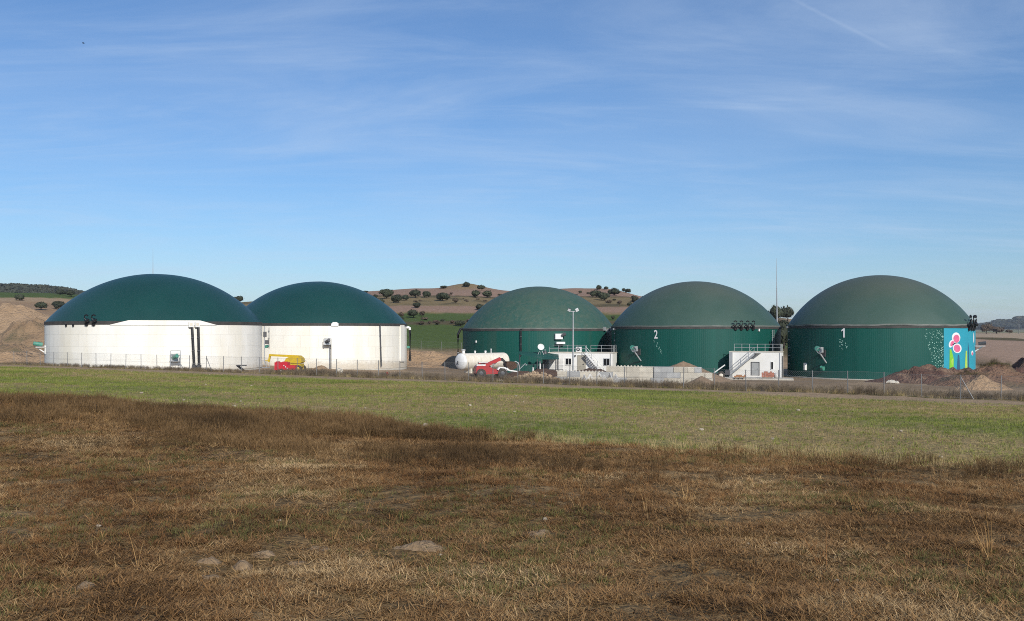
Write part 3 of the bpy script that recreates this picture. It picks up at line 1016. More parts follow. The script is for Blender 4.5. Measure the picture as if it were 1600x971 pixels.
for pw, m, off in ((ell(1493.5, 528.0, 6.6, 8.2), M_MWHITE, 0.035), (ell(1486, 537.5, 3.6, 6.2, rot=0.35), M_MWHITE, 0.035), (ell(1495.2, 544.5, 6.8, 7.6, rot=-0.3), M_MWHITE, 0.036),
                   (ell(1494, 529.5, 4.7, 6.3), M_MPINK, 0.05), (ell(1487.3, 537, 2.4, 4.6, rot=0.35), M_MPINK, 0.05), (ell(1495.0, 544.6, 5.0, 6.0, rot=-0.3), M_MPINK, 0.051),
                   (ell(1518.8, 552, 1.6, 3.8), M_MWHITE, 0.035), (ell(1519, 553, 1.0, 2.2), M_MPINK, 0.05),
                   (ell(1521.0, 528, 0.7, 8), M_MWHITE, 0.035)):
    TE.patch("painted_petal", m, mpoly(pw), off, mural)
TE.patch("painted_body", M_MDARK, mpoly([(1487.5, 538.6), (1491, 536.6), (1495, 535.9), (1495, 536.6), (1491.5, 537.6), (1488, 539.8)]), 0.062, mural)
for pts, m in (([(1483.5, 546), (1486, 546), (1488, 553), (1490, 562), (1489.5, 579), (1483, 579)], M_MLIME),
               ([(1486.4, 552), (1489, 562), (1487.5, 572), (1486.2, 566)], M_MLIME2),
               ([(1496.5, 554), (1498.5, 556), (1500, 579), (1494.5, 579)], M_MNAVY),
               ([(1508.5, 549), (1510.5, 548), (1511.3, 579), (1507, 579)], M_MLIME2),
               ([(1512.2, 534), (1513.4, 545), (1514, 579), (1511.6, 579)], M_MNAVY)):
    TE.patch("painted_stem", m, mpoly(pts), 0.04 + 0.004 * random.random(), mural)
dots = []
rr = random.Random(9)
while len(dots) < 190:
    y = rr.uniform(515, 578); w = 30 - abs(y - 522) * 0.28
    x = 1473.5 - w * rr.random() ** 1.25
    dots.append((x, y, rr.uniform(0.5, 1.15)))
wall_dots(TE, dots, 0.065, M_MDOT)

# ------------------------------------------------------------------ lattice masts and lamp post
b = W(239, 470, 150)
g = gz(b.x, b.y)
t = thing("lightning_mast", "thin lightning mast rising behind the dome of the large white tank", "mast", (b.x, 143.5, g), "slender lightning masts")
top = W(239, 388, 143.5)
bx_ = Vector((top.x, 143.5, g))
MB().cyl(bx_, (top.x, 143.5, top.z - 3), 0.09, 0.05, 8).build("pole", M_STEEL, t)
MB().cyl((top.x, 143.5, top.z - 3), top, 0.035, 0.012, 6).build("rod", M_STEEL, t)
top = W(1213, 404, 152)
t = thing("lightning_mast", "tall tapered lightning mast between the tanks numbered 2 and 1", "mast", (top.x, 152, gz(top.x, 152)), "slender lightning masts")
MB().cyl((top.x + 0.2, 152, gz(top.x, 152) - 0.2), (top.x + 0.05, 152, top.z - 4.5), 0.16, 0.08, 8).build("pole", M_STEEL, t)
MB().cyl((top.x + 0.05, 152, top.z - 4.5), top, 0.05, 0.02, 6).build("rod", M_STEEL, t)

LY = 133.0
lb = W(895.5, 590, LY); lz = gz(lb.x, LY)
lt = W(895.5, 487, LY)
t = thing("lamp_post", "tall galvanised lamp post with twin floodlights before the weathered dome", "lamp post", (lb.x, LY, lz))
MB().cyl((lb.x, LY, lz - 0.1), lt, 0.13, 0.075, 12).build("pole", M_STEEL, t, smooth=40)
MB().cyl((lb.x - 0.45, LY, lt.z), (lb.x + 0.45, LY, lt.z), 0.05, n=8).build("crossbar", M_STEEL, t)
for sx in (-1, 1):
    R = Matrix.Rotation(sx * -0.45, 3, 'Y') @ Matrix.Rotation(0.5, 3, 'X')
    o = MB().box((lb.x + sx * 0.52, LY - 0.1, lt.z + 0.2), (0.42, 0.16, 0.42), R).build("floodlight", M_DSTEEL if sx < 0 else M_WPAINT, t)
    MB().box(Vector((lb.x + sx * 0.52, LY - 0.1, lt.z + 0.2)) + R @ Vector((0, -0.09, 0)), (0.36, 0.02, 0.36), R).build("lens", M_LAMP, o)


# ------------------------------------------------------------------ service buildings
def rail_run(parent, Mx, pts, h, mt=M_STEEL, spacing=1.35, posts=True):
    """pts local; rails along, posts as pieces."""
    r = MB(Mx)
    for a, b in zip(pts[:-1], pts[1:]):
        a = Vector(a); b = Vector(b)
        for k in (h, h * 0.52):
            r.cyl(a + Vector((0, 0, k)), b + Vector((0, 0, k)), 0.028, n=6)
    o = r.build("railing", mt, parent)
    if posts:
        me = MB().cyl((0, 0, 0), (0, 0, h), 0.03, n=6).mesh("rail_post", mt)
        done = set()
        for a, b in zip(pts[:-1], pts[1:]):
            a = Vector(a); b = Vector(b)
            n = max(1, round((b - a).length / spacing))
            for k in range(n + 1):
                q = a + (b - a) * k / n
                key = tuple(round(c, 2) for c in q)
                if key in done: continue
                done.add(key)
                inst("rail_post", me, o, Mx @ q)
    return o


# --- control building before the weathered tank
O1 = (W(857, 0, 141).x, 141.0, -6.12)
M1 = frame(O1, math.radians(15))
B1 = thing("control_building", "low white flat roofed building with outside stair beside the lamp post", "building", O1)
w1 = on_front(M1, 957, 560)[0]; h1 = on_front(M1, 900, 552)[1]; d1 = 3.9
MB(M1).box((w1 / 2, d1 / 2, h1 / 2 - 0.2), (w1, d1, h1 + 0.4)).build("wall", M_RENDER, B1)
MB(M1).box((w1 / 2, d1 / 2, h1 + 0.05), (w1 + 0.12, d1 + 0.12, 0.1)).build("roof", M_CONC, B1)


def opening(bld, Mx, p0, p1, y0, y1, name, frame_m, fill_m, depth=0.06, mull=0):
    x0, z1_ = on_front(Mx, p0, y0); x1, z0_ = on_front(Mx, p1, y1)
    cx, cz = (x0 + x1) / 2, (z0_ + z1_) / 2; w, h = x1 - x0, z1_ - z0_
    o = MB(Mx).box((cx, -0.012, cz), (w, 0.03, h)).build(name, fill_m, bld)
    f = MB(Mx)
    t_ = 0.07
    f.box((cx, -0.03, cz + h / 2 + t_ / 2), (w + 2 * t_, depth + 0.04, t_))
    if name == "window":
        f.box((cx, -0.03, cz - h / 2 - t_ / 2), (w + 2 * t_, depth + 0.06, t_))
    for s in (-1, 1):
        f.box((cx + s * (w / 2 + t_ / 2), -0.03, cz), (t_, depth + 0.03, h))
    for k in range(mull):
        f.box((cx - w / 2 + w * (k + 1) / (mull + 1), -0.035, cz), (0.05, 0.03, h))
    f.build("frame", frame_m, o)
    return o, cx, cz, w, h


opening(B1, M1, 884, 892.5, 560.5, 570, "window", M_WPAINT, M_GLASS, mull=1)
opening(B1, M1, 943.5, 952, 561, 571, "window", M_STEEL, M_GLASS, mull=1)
o, cx, cz, w, h = opening(B1, M1, 903, 914.5, 556, 581, "door", M_BEIGE, M_BEIGE)
MB(M1).cyl((cx + 0.25, -0.08, cz - 0.1), (cx + 0.25, -0.03, cz - 0.1), 0.09, n=10).build("handle", M_DSTEEL, o)
# slatted shutter at the left end
x0, zt = on_front(M1, 858.5, 560.5); x1, zb_ = on_front(M1, 880, 578)
sh = MB(M1).box(((x0 + x1) / 2, -0.02, (zt + zb_) / 2), (x1 - x0, 0.03, zt - zb_)).build("shutter", M_STEEL, B1)
sm = MB(frame((0, 0, 0), math.radians(15))).box((0, -0.06, 0), (x1 - x0 + 0.04, 0.05, 0.17)).mesh("slat", M_WPAINT)
for k in range(8):
    inst("slat", sm, sh, M1 @ Vector(((x0 + x1) / 2, 0, zt - 0.1 - k * (zt - zb_ - 0.1) / 8)))
rail_run(B1, M1, [(0.1, 0.1, h1 + 0.1), (on_front(M1, 916, 552)[0], 0.1, h1 + 0.1)], 1.0)
rail_run(B1, M1, [(on_front(M1, 923, 552)[0], 0.1, h1 + 0.1), (w1 - 0.1, 0.1, h1 + 0.1), (w1 - 0.1, d1 - 0.1, h1 + 0.1)], 1.0)


def stair(bld, Mx, xt, zt, xb, zb, width, m_tread, m_str, n=12, railh=0.95, y0=-0.08):
    st = MB(Mx)
    for y in (y0, y0 - width):
        st.bar((xt, y, zt), (xb, y, zb), 0.06, 0.24)
    so = st.build("stair", m_str, bld)
    tm = MB(Mx.to_3x3().to_4x4()).box((0, 0, 0), (0.30, width - 0.06, 0.045)).mesh("tread", m_tread)
    for k in range(n):
        f = (k + 0.5) / n
        inst("tread", tm, so, Mx @ Vector((xt + (xb - xt) * f, y0 - width / 2, zt + (zb - zt) * f)))
    r = MB(Mx)
    for k in (railh, railh * 0.55):
        r.cyl((xt, y0 - width, zt + k), (xb, y0 - width, zb + k), 0.028, n=6)
    for f in (0, 0.33, 0.66, 1):
        q = Vector((xt + (xb - xt) * f, y0 - width, zt + (zb - zt) * f))
        r.cyl(q, q + Vector((0, 0, railh)), 0.028, n=6)
    r.build("stair_rail", M_STEEL, so)
    return so


xt = on_front(M1, 917, 553)[0]; xb = on_front(M1, 945, 581)[0]
stair(B1, M1, xt, h1 + 0.02, xb, 0.1, 0.9, M_STEEL, M_WPAINT, 13)
t = thing("air_conditioner", "white air conditioning unit with round fan on the building roof", "air conditioner", M1 @ Vector((on_front(M1, 903, 546)[0], 0.6, h1 + 0.1)))
ax = on_front(M1, 903, 546)[0]
MB(M1).box((ax, 0.6, h1 + 0.52), (0.85, 0.36, 0.76)).box((ax - 0.3, 0.6, h1 + 0.12), (0.06, 0.36, 0.06)).box((ax + 0.3, 0.6, h1 + 0.12), (0.06, 0.36, 0.06)).build("casing", M_WPAINT, t)
MB(M1).cyl((ax - 0.05, 0.415, h1 + 0.52), (ax - 0.05, 0.40, h1 + 0.52), 0.27, n=20).build("fan_grille", M_DSTEEL, t)
MB(M1).cyl((ax - 0.05, 0.399, h1 + 0.52), (ax - 0.05, 0.38, h1 + 0.52), 0.09, n=12).build("fan_hub", M_WPAINT, t)

MB(M1).box((on_front(M1, 899, 556)[0], -0.12, on_front(M1, 899, 556)[1]), (0.16, 0.22, 0.2)).build("wall_lamp", M_DSTEEL, B1)
MB(M1).cyl((w1 - 0.25, -0.07, 0.1), (w1 - 0.25, -0.07, h1 - 0.05), 0.05, n=8).build("drainpipe", M_STEEL, B1)
# --- pump building with stair before tank 2
O2 = (W(1140, 0, 132.2).x, 132.2, -6.12)
M2 = frame(O2, math.radians(22))
B2 = thing("pump_building", "small white flat roofed building with grey door and stair before tank 2", "building", O2)
w2 = on_front(M2, 1221, 560)[0]; h2 = on_front(M2, 1180, 550.5)[1]; d2 = 2.0
MB(M2).box((w2 / 2, d2 / 2, h2 / 2 - 0.2), (w2, d2, h2 + 0.4)).build("wall", M_RENDER, B2)
MB(M2).box((w2 / 2, d2 / 2, h2 + 0.05), (w2 + 0.12, d2 + 0.12, 0.1)).build("roof", M_CONC, B2)
o, cx, cz, w, h = opening(B2, M2, 1174.5, 1186, 566.5, 587, "door", M_DSTEEL, M_GREYDOOR)
MB(M2).cyl((cx + w * 0.3, -0.09, cz), (cx + w * 0.3, -0.03, cz), 0.05, n=8).build("handle", M_DSTEEL, o)
opening(B2, M2, 1205, 1208, 566, 577, "window", M_WPAINT, M_GLASS)
MB(M2).box((w2 - 0.09, -0.05, h2 / 2), (0.22, 0.12, h2 - 0.06)).build("corner_trim", M_WPAINT, B2)
MB(M2).box((0.2, -0.16, h2 / 2), (0.42, 0.34, h2 - 0.04)).build("cable_duct", M_STEEL, B2)
MB(M2).cyl((w2 + 0.1, 0.3, 0.0), (w2 + 0.1, 0.3, h2 - 0.5), 0.08, n=8).build("drainpipe", M_DSTEEL, B2)
x0r = on_front(M2, 1147, 550)[0]
rail_run(B2, M2, [(x0r, 0.1, h2 + 0.1), (w2 - 0.1, 0.1, h2 + 0.1), (w2 - 0.1, d2 - 0.1, h2 + 0.1)], 0.95, spacing=1.05)
xt = on_front(M2, 1180, 555)[0]; xb = on_front(M2, 1142.5, 581)[0]
stair(B2, M2, xt, h2 - 0.25, xb, 0.45, 0.85, M_DSTEEL, M_STEEL, 12, 0.9)
MB(M2).box((xt + 0.35, -0.5, h2 - 0.12), (0.8, 0.95, 0.06)).build("stair_landing", M_STEEL, B2)

pad0 = W(1112, 590, 124.0)
t = MB(frame((pad0.x, 126.0, -6.3), math.radians(14))).box((5.2, 1.2, 0.19), (10.4, 3.4, 0.42)).build("concrete_pad", M_FOOT, org=(pad0.x + 5, 126, -6.3))
tag(t, "flat concrete pad in front of the small white pump building", "slab")


# ------------------------------------------------------------------ block walls
def blocks():
    A = W(868, 0, 120.5); B = W(1113, 0, 115.5)
    d = Vector((B.x - A.x, B.y - A.y, 0)); Ltot = d.length; d.normalize()
    rz = math.atan2(d.y, d.x)
    hb = 0.66
    z0 = gz(15, 118) - 0.05
    O = Vector((A.x, A.y, z0))
    t = thing("block_wall", "stepped wall of pale stacked concrete blocks along the weedy fence", "wall", O)
    r = random.Random(5)
    mesh = {}
    for ln in (0.8, 1.2, 1.6):
        for k, m in enumerate((M_CONC, M_CONC, M_CONCG)):
            e = 0.03
            x, y, z = ln / 2 - 0.012, 0.4, hb / 2 - 0.01
            mb = MB()
            # block with chamfered upper edges
            mb.add([(-x, -y, -z), (x, -y, -z), (x, y, -z), (-x, y, -z), (-x, -y, z - e), (x, -y, z - e), (x, y, z - e), (-x, y, z - e),
                    (-x + e, -y + e, z), (x - e, -y + e, z), (x - e, y - e, z), (-x + e, y - e, z)],
                   [(3, 2, 1, 0), (0, 1, 5, 4), (1, 2, 6, 5), (2, 3, 7, 6), (3, 0, 4, 7), (4, 5, 9, 8), (5, 6, 10, 9), (6, 7, 11, 10), (7, 4, 8, 11), (8, 9, 10, 11)])
            mesh[ln, k] = mb.mesh("block", m)

    def L_of(p):
        # distance along the wall of the point seen at column p
        q = (p - 800) / F
        return (q * A.y - A.x) / (d.x - q * d.y)
    for row, (pa, pb) in enumerate(((868, 1113), (868, 1112), (948, 1091))):
        s = L_of(pa); e = L_of(pb)
        if row == 1: s += 0.3
        while s < e - 0.4:
            ln = r.choice((0.8, 1.2, 1.6, 1.6))
            if s + ln > e + 0.3: ln = 0.8
            c = O + d * (s + ln / 2) + Vector((r.uniform(-0.02, 0.02), r.uniform(-0.04, 0.04), hb * (row + 0.5)))
            inst("block", mesh[ln, r.randrange(3)], t, c, rz + r.uniform(-0.015, 0.015))
            s += ln
    # scalloped lifting studs on the top course
    sm = MB().cyl((0, 0, 0), (0, 0, 0.12), 0.13, 0.1, 8).mesh("stud", M_CONC)
    for pa, pb, row in ((870, 946, 2), (950, 1004, 3)):
        s = L_of(pa); e = L_of(pb)
        while s < e:
            inst("stud", sm, t, O + d * s + Vector((0, 0, hb * row - 0.02)))
            s += 0.4


blocks()


# ------------------------------------------------------------------ heaps of earth
def heap(name, label, cat, cx, cy, rx, ry, h, m, seed, rough=0.25, peak=1.3, rz=0.0, base=None, ns=64, nr=22, flat=0.0, fine=False):
    r0 = seed * 7.7
    vs = []; fs = []
    th = np.linspace(0, 2 * PI, ns, endpoint=False)
    g = base
    for k in range(nr + 1):
        t = k / nr
        lx = rx * t * np.cos(th) * (1 + 0.18 * (vnoise(np.cos(th) * 2 + r0, np.sin(th) * 2, seed) - 0.5))
        ly = ry * t * np.sin(th) * (1 + 0.18 * (vnoise(np.cos(th) * 2 + r0, np.sin(th) * 2, seed) - 0.5))
        x = cx + lx * math.cos(rz) - ly * math.sin(rz); y = cy + lx * math.sin(rz) + ly * math.cos(rz)
        prof = max(0.0, 1 - max(0.0, (t - flat)) / (1 - flat)) ** peak
        n1 = fbm(x * 0.6 + r0, y * 0.6, seed, 4) - 0.5
        n2 = fbm(x * 2.4 + r0, y * 2.4, seed + 5, 3) - 0.5
        if fine:
            n1 = (fbm(x * 5 + r0, y * 5, seed, 4) - 0.5) * 2.2; n2 = (fbm(x * 16 + r0, y * 16, seed + 5, 3) - 0.5) * 0.22
        gg = ground(x, y) if base is None else np.full_like(x, base)
        z = gg + h * prof * (1 + n1 * rough * 4) + n2 * rough * 0.9 * min(1, 4 * (1 - t)) - ((0.03 * t) if fine else (0.12 * t + 0.05))
        for i in range(ns): vs.append((x[i], y[i], z[i]))
    for k in range(nr):
        for i in range(ns):
            j = (i + 1) % ns
            fs.append((k * ns + i, (k + 1) * ns + i, (k + 1) * ns + j, k * ns + j))
    o = MB().add(vs, fs).build(name, m, smooth=75, org=(cx, cy, gz(cx, cy)))
    return tag(o, label, cat)


# right of tank 1
heap("spoil_heap", "long low heap of reddish earth beneath the blue mural", "earth heap", 51.5, 118.5, 9.0, 4.0, 1.75, M_REDSOIL, 3, 0.3, 1.0, -0.15, flat=0.3)
HEAPW = heap("spoil_heap", "high brown spoil heap overgrown with green weeds right of the mural", "earth heap", 54.5, 112, 7.5, 5, 2.35, M_BRNSOIL, 4, 0.2, 0.95, 0.1, flat=0.12).name
heap("spoil_heap", "reddish clod covered spoil heap at the far right edge behind the fence", "earth heap", W(1598, 0, 114).x, 114, 6, 4.5, 2.5, M_REDSOIL, 8, 0.3, 0.9, 0.0, flat=0.25)
heap("spoil_heap", "small tan mound at the foot of the high spoil heap", "earth heap", 49.5, 104.5, 3.6, 2.4, 1.55, M_TANSOIL, 9, 0.2, 1.1)
# left of tank A
heap("spoil_heap", "big pale tan heap of tipped earth at the photo's left edge", "earth heap", W(14, 0, 205).x, 205, 15, 12, 5.6, M_TANSOIL, 11, 0.08, 1.0, 0.0, flat=0.1)
heap("spoil_heap", "brown scrubby mound below the big tan heap", "earth heap", W(46, 0, 178).x, 178, 8, 7, 3.9, M_TANBRN, 12, 0.2, 1.0, 0.0, flat=0.15)
heap("spoil_heap", "broad brown bank of dug earth beside the white tank's left flank", "earth heap", W(15, 0, 160).x, 160, 13, 7, 2.2, M_TANBRN, 13, 0.25, 0.8, 0.0, flat=0.4)
heap("spoil_heap", "low reddish ridge of dug soil behind the fence at far left", "earth heap", W(10, 0, 143).x, 143, 14, 5, 1.2, M_TANSOIL, 14, 0.3, 0.8, 0.0, flat=0.5)
# between tanks B and C
heap("spoil_heap", "flat tan heap of sand between the white tank and weathered dome", "earth heap", W(655, 0, 171).x, 171, 8.5, 4.0, 1.2, M_TANSOIL, 15, 0.25, 0.8, 0.05, flat=0.3)
heap("spoil_heap", "second sandy bank behind the standpipe of the white tank", "earth heap", W(650, 0, 160).x, 161, 6.0, 3, 0.9, M_TANSOIL, 16, 0.25, 0.8)
# around the block wall
heap("gravel_heap", "brown pointed gravel heap rising above the block wall before tank 2", "earth heap", W(1068, 0, 122.5).x, 122.5, 6.6, 3.4, 2.45, M_GRAVEL, 17, 0.05, 1.0)
heap("gravel_heap", "small brown gravel cone in front of the block wall's end", "earth heap", W(1096, 0, 113.6).x, 113.4, 2.4, 1.6, 1.05, M_GRAVEL, 18, 0.04, 1.0)
heap("compost_heap", "dark brown heap below the green sheet canopy", "earth heap", W(853, 0, 129).x, 129, 4.2, 2.6, 1.45, M_RUSTB, 19, 0.2, 1.0)
heap("compost_heap", "long dark brown heap in front of the white control building", "earth heap", W(918, 0, 126).x, 126, 5.6, 2.6, 1.25, M_RUSTB, 20, 0.12, 0.8, flat=0.3)
heap("compost_heap", "low dark earth strip beside the red telehandler", "earth heap", W(815, 0, 124).x, 124, 4.0, 2.0, 0.75, M_RUSTB, 22, 0.3, 0.8, flat=0.2)
heap("spoil_heap", "little sandy pile at the foot of the white tank wall", "earth heap", W(495, 0, 127).x, 130, 2.2, 1.4, 0.75, M_TANSOIL, 23, 0.15, 1.0)


def rock_mesh(name, m, seed, n=7, mm=5, jit=0.22):
    return MB().blob((0, 0, 0), (1, 1, 0.75), n, mm, jit, seed).mesh(name, m)


RK = [rock_mesh("rubble_stone", M_RUBBLE, 40 + k) for k in range(4)]
rc = W(840, 0, 119)
rub = heap("rubble_heap", "heap of broken tan rubble left of the block wall", "rubble", rc.x, 119, 3.4, 1.8, 0.95, M_RUBBLE, 24, 0.25, 0.9, flat=0.2)
r = random.Random(11)
for k in range(110):
    a = r.uniform(0, 2 * PI); q = math.sqrt(r.random())
    x = rc.x + 3.2 * q * math.cos(a); y = 119 + 1.7 * q * math.sin(a)
    z = gz(x, y) + 0.95 * max(0, 1 - max(0, q - 0.2) / 0.8) ** 0.9
    s = r.uniform(0.09, 0.24)
    inst("rubble_stone", RK[k % 4], rub, (x, y, z), scale=(s, s, s), rot=(r.uniform(0, 6), r.uniform(0, 6), r.uniform(0, 6)))

# ------------------------------------------------------------------ gas storage vessel
VY = 126.0
va = W(716.5, 569.5, VY)
vaxis = Vector((math.cos(math.radians(45)), math.sin(math.radians(45)), 0))
vr = 1.06
va.z = gz(va.x, VY) + vr + 0.45
t = thing("gas_vessel", "white horizontal gas storage vessel with rounded ends behind the red telehandler", "gas tank", (va.x, va.y, va.z - vr - 0.45))
Lv = 8.4
prof = []
for k in range(9):
    u = k / 8 * PI / 2
    prof.append((vr * math.sin(u) + 1e-3, 0.42 - 0.42 * math.cos(u)))
prof += [(vr, Lv - 0.42)]
for k in range(1, 9):
    u = k / 8 * PI / 2
    prof.append((vr * math.cos(u) + 1e-3, Lv - 0.42 + 0.42 * math.sin(u)))
MB().lathe(va, prof[8:10], 40, axis=vaxis).build("shell", M_CREAM, t, smooth=40)
MB().lathe(va, prof[:9], 40, axis=vaxis).build("end_cap", M_WPAINT, t, smooth=60)
MB().lathe(va, prof[9:], 40, axis=vaxis).build("end_cap", M_CREAM, t, smooth=60)
MB().lathe(va, [(vr + 0.015, 0.40), (vr + 0.02, 0.43), (vr + 0.02, 0.5), (vr + 0.0, 0.52)], 40, axis=vaxis).build("weld_band", M_WPAINT, t, smooth=60)
for f in (0.2, 0.78):
    c = va + vaxis * (Lv * f)
    MB(frame((c.x, c.y, c.z), -math.radians(45))).box((0, 0, -vr - 0.12), (0.3, 1.2, 0.62)).build("saddle", M_CREAM, t)
for f, r_n, hn in ((0.34, 0.1, 0.22), (0.56, 0.12, 0.2), (0.68, 0.06, 0.45), (0.1, 0.2, 0.4)):
    c = va + vaxis * (Lv * f) + Vector((0, 0, vr - 0.03))
    o = MB().cyl(c, c + Vector((0, 0, hn)), r_n, n=10).build("nozzle", M_WPAINT, t, smooth=40)
    MB().blob(c + Vector((0, 0, hn + 0.04)), (r_n * 1.5, r_n * 1.5, 0.09), 10, 6).build("nozzle_cap", M_WPAINT, o, smooth=60)
# dark mark on the near end
Mx = Matrix.Translation(va) @ Matrix((( -vaxis.y * -1, vaxis.x, 0, 0), (-vaxis.x, vaxis.y, 0, 0), (0, 0, 1, 0), (0, 0, 0, 1)))
mk = MB()
side = Vector((vaxis.y, -vaxis.x, 0))
pts = [(-0.34, -0.28), (-0.22, -0.30), (-0.12, -0.1), (0.02, -0.26), (0.14, -0.22), (0.04, -0.02), (0.12, 0.1), (0.02, 0.26), (-0.1, 0.2), (-0.06, 0.08), (-0.22, -0.04)]


def capz(u, v):
    rr_ = min(0.98, math.hypot(u, v) / vr)
    return 0.42 - 0.42 * math.sqrt(1 - rr_ * rr_)


vs = []
for u, v in [(-0.06, -0.03)] + pts:
    u2, v2 = u - 0.12, v - 0.12
    vs.append(va + side * u2 + Vector((0, 0, v2)) + vaxis * (capz(u2, v2) - 0.03))
n = len(pts)
mk.add(vs, [(0, 1 + i, 1 + (i + 1) % n) for i in range(n)]).build("dark_emblem", M_DSTEEL, t)


# ------------------------------------------------------------------ machines
def wheel(parent, c, r, w, axis, hub_m, n=20):
    c = Vector(c); axis = Vector(axis).normalized()
    pr = [(r * 0.55, -w / 2), (r * 0.9, -w / 2), (r, -w * 0.36), (r, w * 0.36), (r * 0.9, w / 2), (r * 0.55, w / 2)]
    o = MB().lathe(c, pr, n, axis=axis).build("wheel", M_TYRE, parent, smooth=40)
    MB().lathe(c, [(0.01, -w * 0.42), (r * 0.3, -w * 0.46), (r * 0.56, -w * 0.3), (r * 0.56, w * 0.3), (r * 0.3, w * 0.46), (0.01, w * 0.42)], n, axis=axis).build("rim", hub_m, o, smooth=40)
    return o


# red telehandler, facing right and slightly away
TY = 119.0
to = W(742, 590, TY); to.z = gz(to.x + 2, TY)
MT = frame(to, math.radians(-12))
t = thing("telehandler", "red telescopic handler with raised boom and brown bucket before the gas vessel", "telehandler", to)
MB(MT).extr([(0.0, 0.55), (0.15, 0.45), (1.3, 0.45), (1.5, 0.5), (2.9, 0.5), (3.05, 0.75), (2.6, 1.0), (1.9, 1.2), (1.5, 1.45), (0.2, 1.5), (0.02, 1.3)], -0.95, 0.95).build("body", M_RED, t)
cb = MB(MT).extr([(0.7, 1.4), (1.9, 1.15), (1.95, 1.4), (1.6, 1.82), (0.55, 1.82), (0.5, 1.5)], 0.1, 0.95).build("cab", M_RED, t)
MB(MT).extr([(0.8, 1.53), (1.7, 1.48), (1.5, 1.74), (0.7, 1.74)], 0.07, 0.098).build("window", M_GLASS, cb)
MB(MT).box((1.07, 0.52, 1.86), (1.15, 0.92, 0.07)).build("cab_roof", M_WPAINT, cb)
MB(MT).box((0.6, -0.62, 1.56), (1.1, 0.6, 0.16)).build("engine_cover", M_WPAINT, t)
bo = MB(MT).bar((0.9, -0.35, 1.35), (3.05, -0.35, 2.3), 0.42, 0.40).build("boom", M_RED, t)
MB(MT).bar((2.9, -0.35, 2.23), (3.35, -0.35, 2.2), 0.3, 0.34).bar((3.2, -0.35, 2.3), (3.75, -0.35, 1.75), 0.28, 0.26).build("boom_head", M_BLACK, bo)
MB(MT).cyl((1.6, -0.35, 1.0), (2.6, -0.35, 1.9), 0.07, n=8).build("hydraulic_ram", M_STEEL, bo)
bk = MB(MT).extr([(3.65, 1.95), (4.6, 1.95), (4.95, 1.65), (4.85, 1.2), (4.3, 0.95), (3.8, 1.15), (3.6, 1.5)], -1.25, 0.75).build("bucket", M_RUSTB, t)
MB(MT).extr([(3.55, 1.1), (3.9, 0.85), (4.9, 0.72), (4.95, 0.84), (4.0, 1.0), (3.7, 1.25)], -1.3, 0.8).build("bucket_lip", M_WPAINT, bk)
for x, y in ((0.6, -0.95), (3.2, -0.95), (0.6, 0.95), (3.2, 0.95)):
    wheel(t, MT @ Vector((x, y, 0.56)), 0.58, 0.42, MT.to_3x3() @ Vector((0, 1, 0)), M_RED if y > 0 else M_DSTEEL)
MB(MT).extr([(2.5, 1.05), (2.75, 1.35), (3.5, 1.3), (3.85, 0.9), (3.7, 0.85), (3.4, 1.15), (2.85, 1.2), (2.65, 0.95)], -1.18, -0.74).build("mudguard", M_WPAINT, t)

# yellow boom lift
BY = 123.0
bo_ = W(412, 578, BY); bo_.z = gz(bo_.x + 2.5, BY)
ML = frame(bo_, math.radians(6))
t = thing("boom_lift", "yellow folded boom lift parked before the white tanks", "aerial lift", bo_)


def lx(p): return on_front(ML, p, 560)[0]
def lz_(y): return on_front(ML, 440, y)[1]


MB(ML).extr([(lx(446), lz_(565)), (lx(449), lz_(560)), (lx(456), lz_(556.5)), (lx(467), lz_(556)), (lx(472), lz_(560)), (lx(473), lz_(566)), (lx(470), lz_(567.8)), (lx(450), lz_(567.8))], -0.5, 1.0).build("turret", M_YELLOW, t, smooth=35)
bm = MB(ML).bar((lx(420), 0.25, lz_(555.3)), (lx(468), 0.25, lz_(557.3)), 0.30, 0.26).build("boom", M_YELLOW, t)
MB(ML).bar((lx(421), 0.25, lz_(554.5)), (lx(419), 0.25, lz_(566)), 0.2, 0.22).bar((lx(419.5), 0.25, lz_(563)), (lx(413), 0.25, lz_(564)), 0.14, 0.12).build("jib", M_YELLOW, bm)
bs = MB(ML)
x0, x1 = lx(411), lx(418); zb0, zb1 = lz_(575), lz_(564)
for x in (x0, x1):
    for y in (-0.3, 0.8):
        bs.cyl((x, y, zb0), (x, y, zb1), 0.03, n=6)
for z in (zb0 + 0.05, (zb0 + zb1) / 2, zb1):
    bs.cyl((x0, -0.3, z), (x1, -0.3, z), 0.025, n=6).cyl((x0, 0.8, z), (x1, 0.8, z), 0.025, n=6).cyl((x0, -0.3, z), (x0, 0.8, z), 0.025, n=6)
bs.box(((x0 + x1) / 2, 0.25, zb0), (x1 - x0, 1.1, 0.06))
bs.build("basket", M_STEEL, t)
MB(ML).box(((lx(450) + lx(471)) / 2, 0.3, lz_(571)), (lx(471) - lx(450), 1.5, 0.4)).build("chassis", M_YELLOW, t)
MB(ML).cyl(((lx(458)), 0.3, lz_(570)), (lx(458), 0.3, lz_(567)), 0.4, n=16).build("slew_ring", M_DSTEEL, t)
for x in (lx(453), lx(468)):
    for y in (-0.55, 1.15):
        wheel(t, ML @ Vector((x, y, 0.42)), 0.44, 0.32, ML.to_3x3() @ Vector((0, 1, 0)), M_YELLOW)
MB(ML).tube([(lx(473), 0.3, lz_(563)), (lx(478), 0.3, lz_(564.5)), (lx(481), 0.3, lz_(569)), (lx(481), 0.3, lz_(577))], 0.03, 6).build("hose", M_STEEL, t)

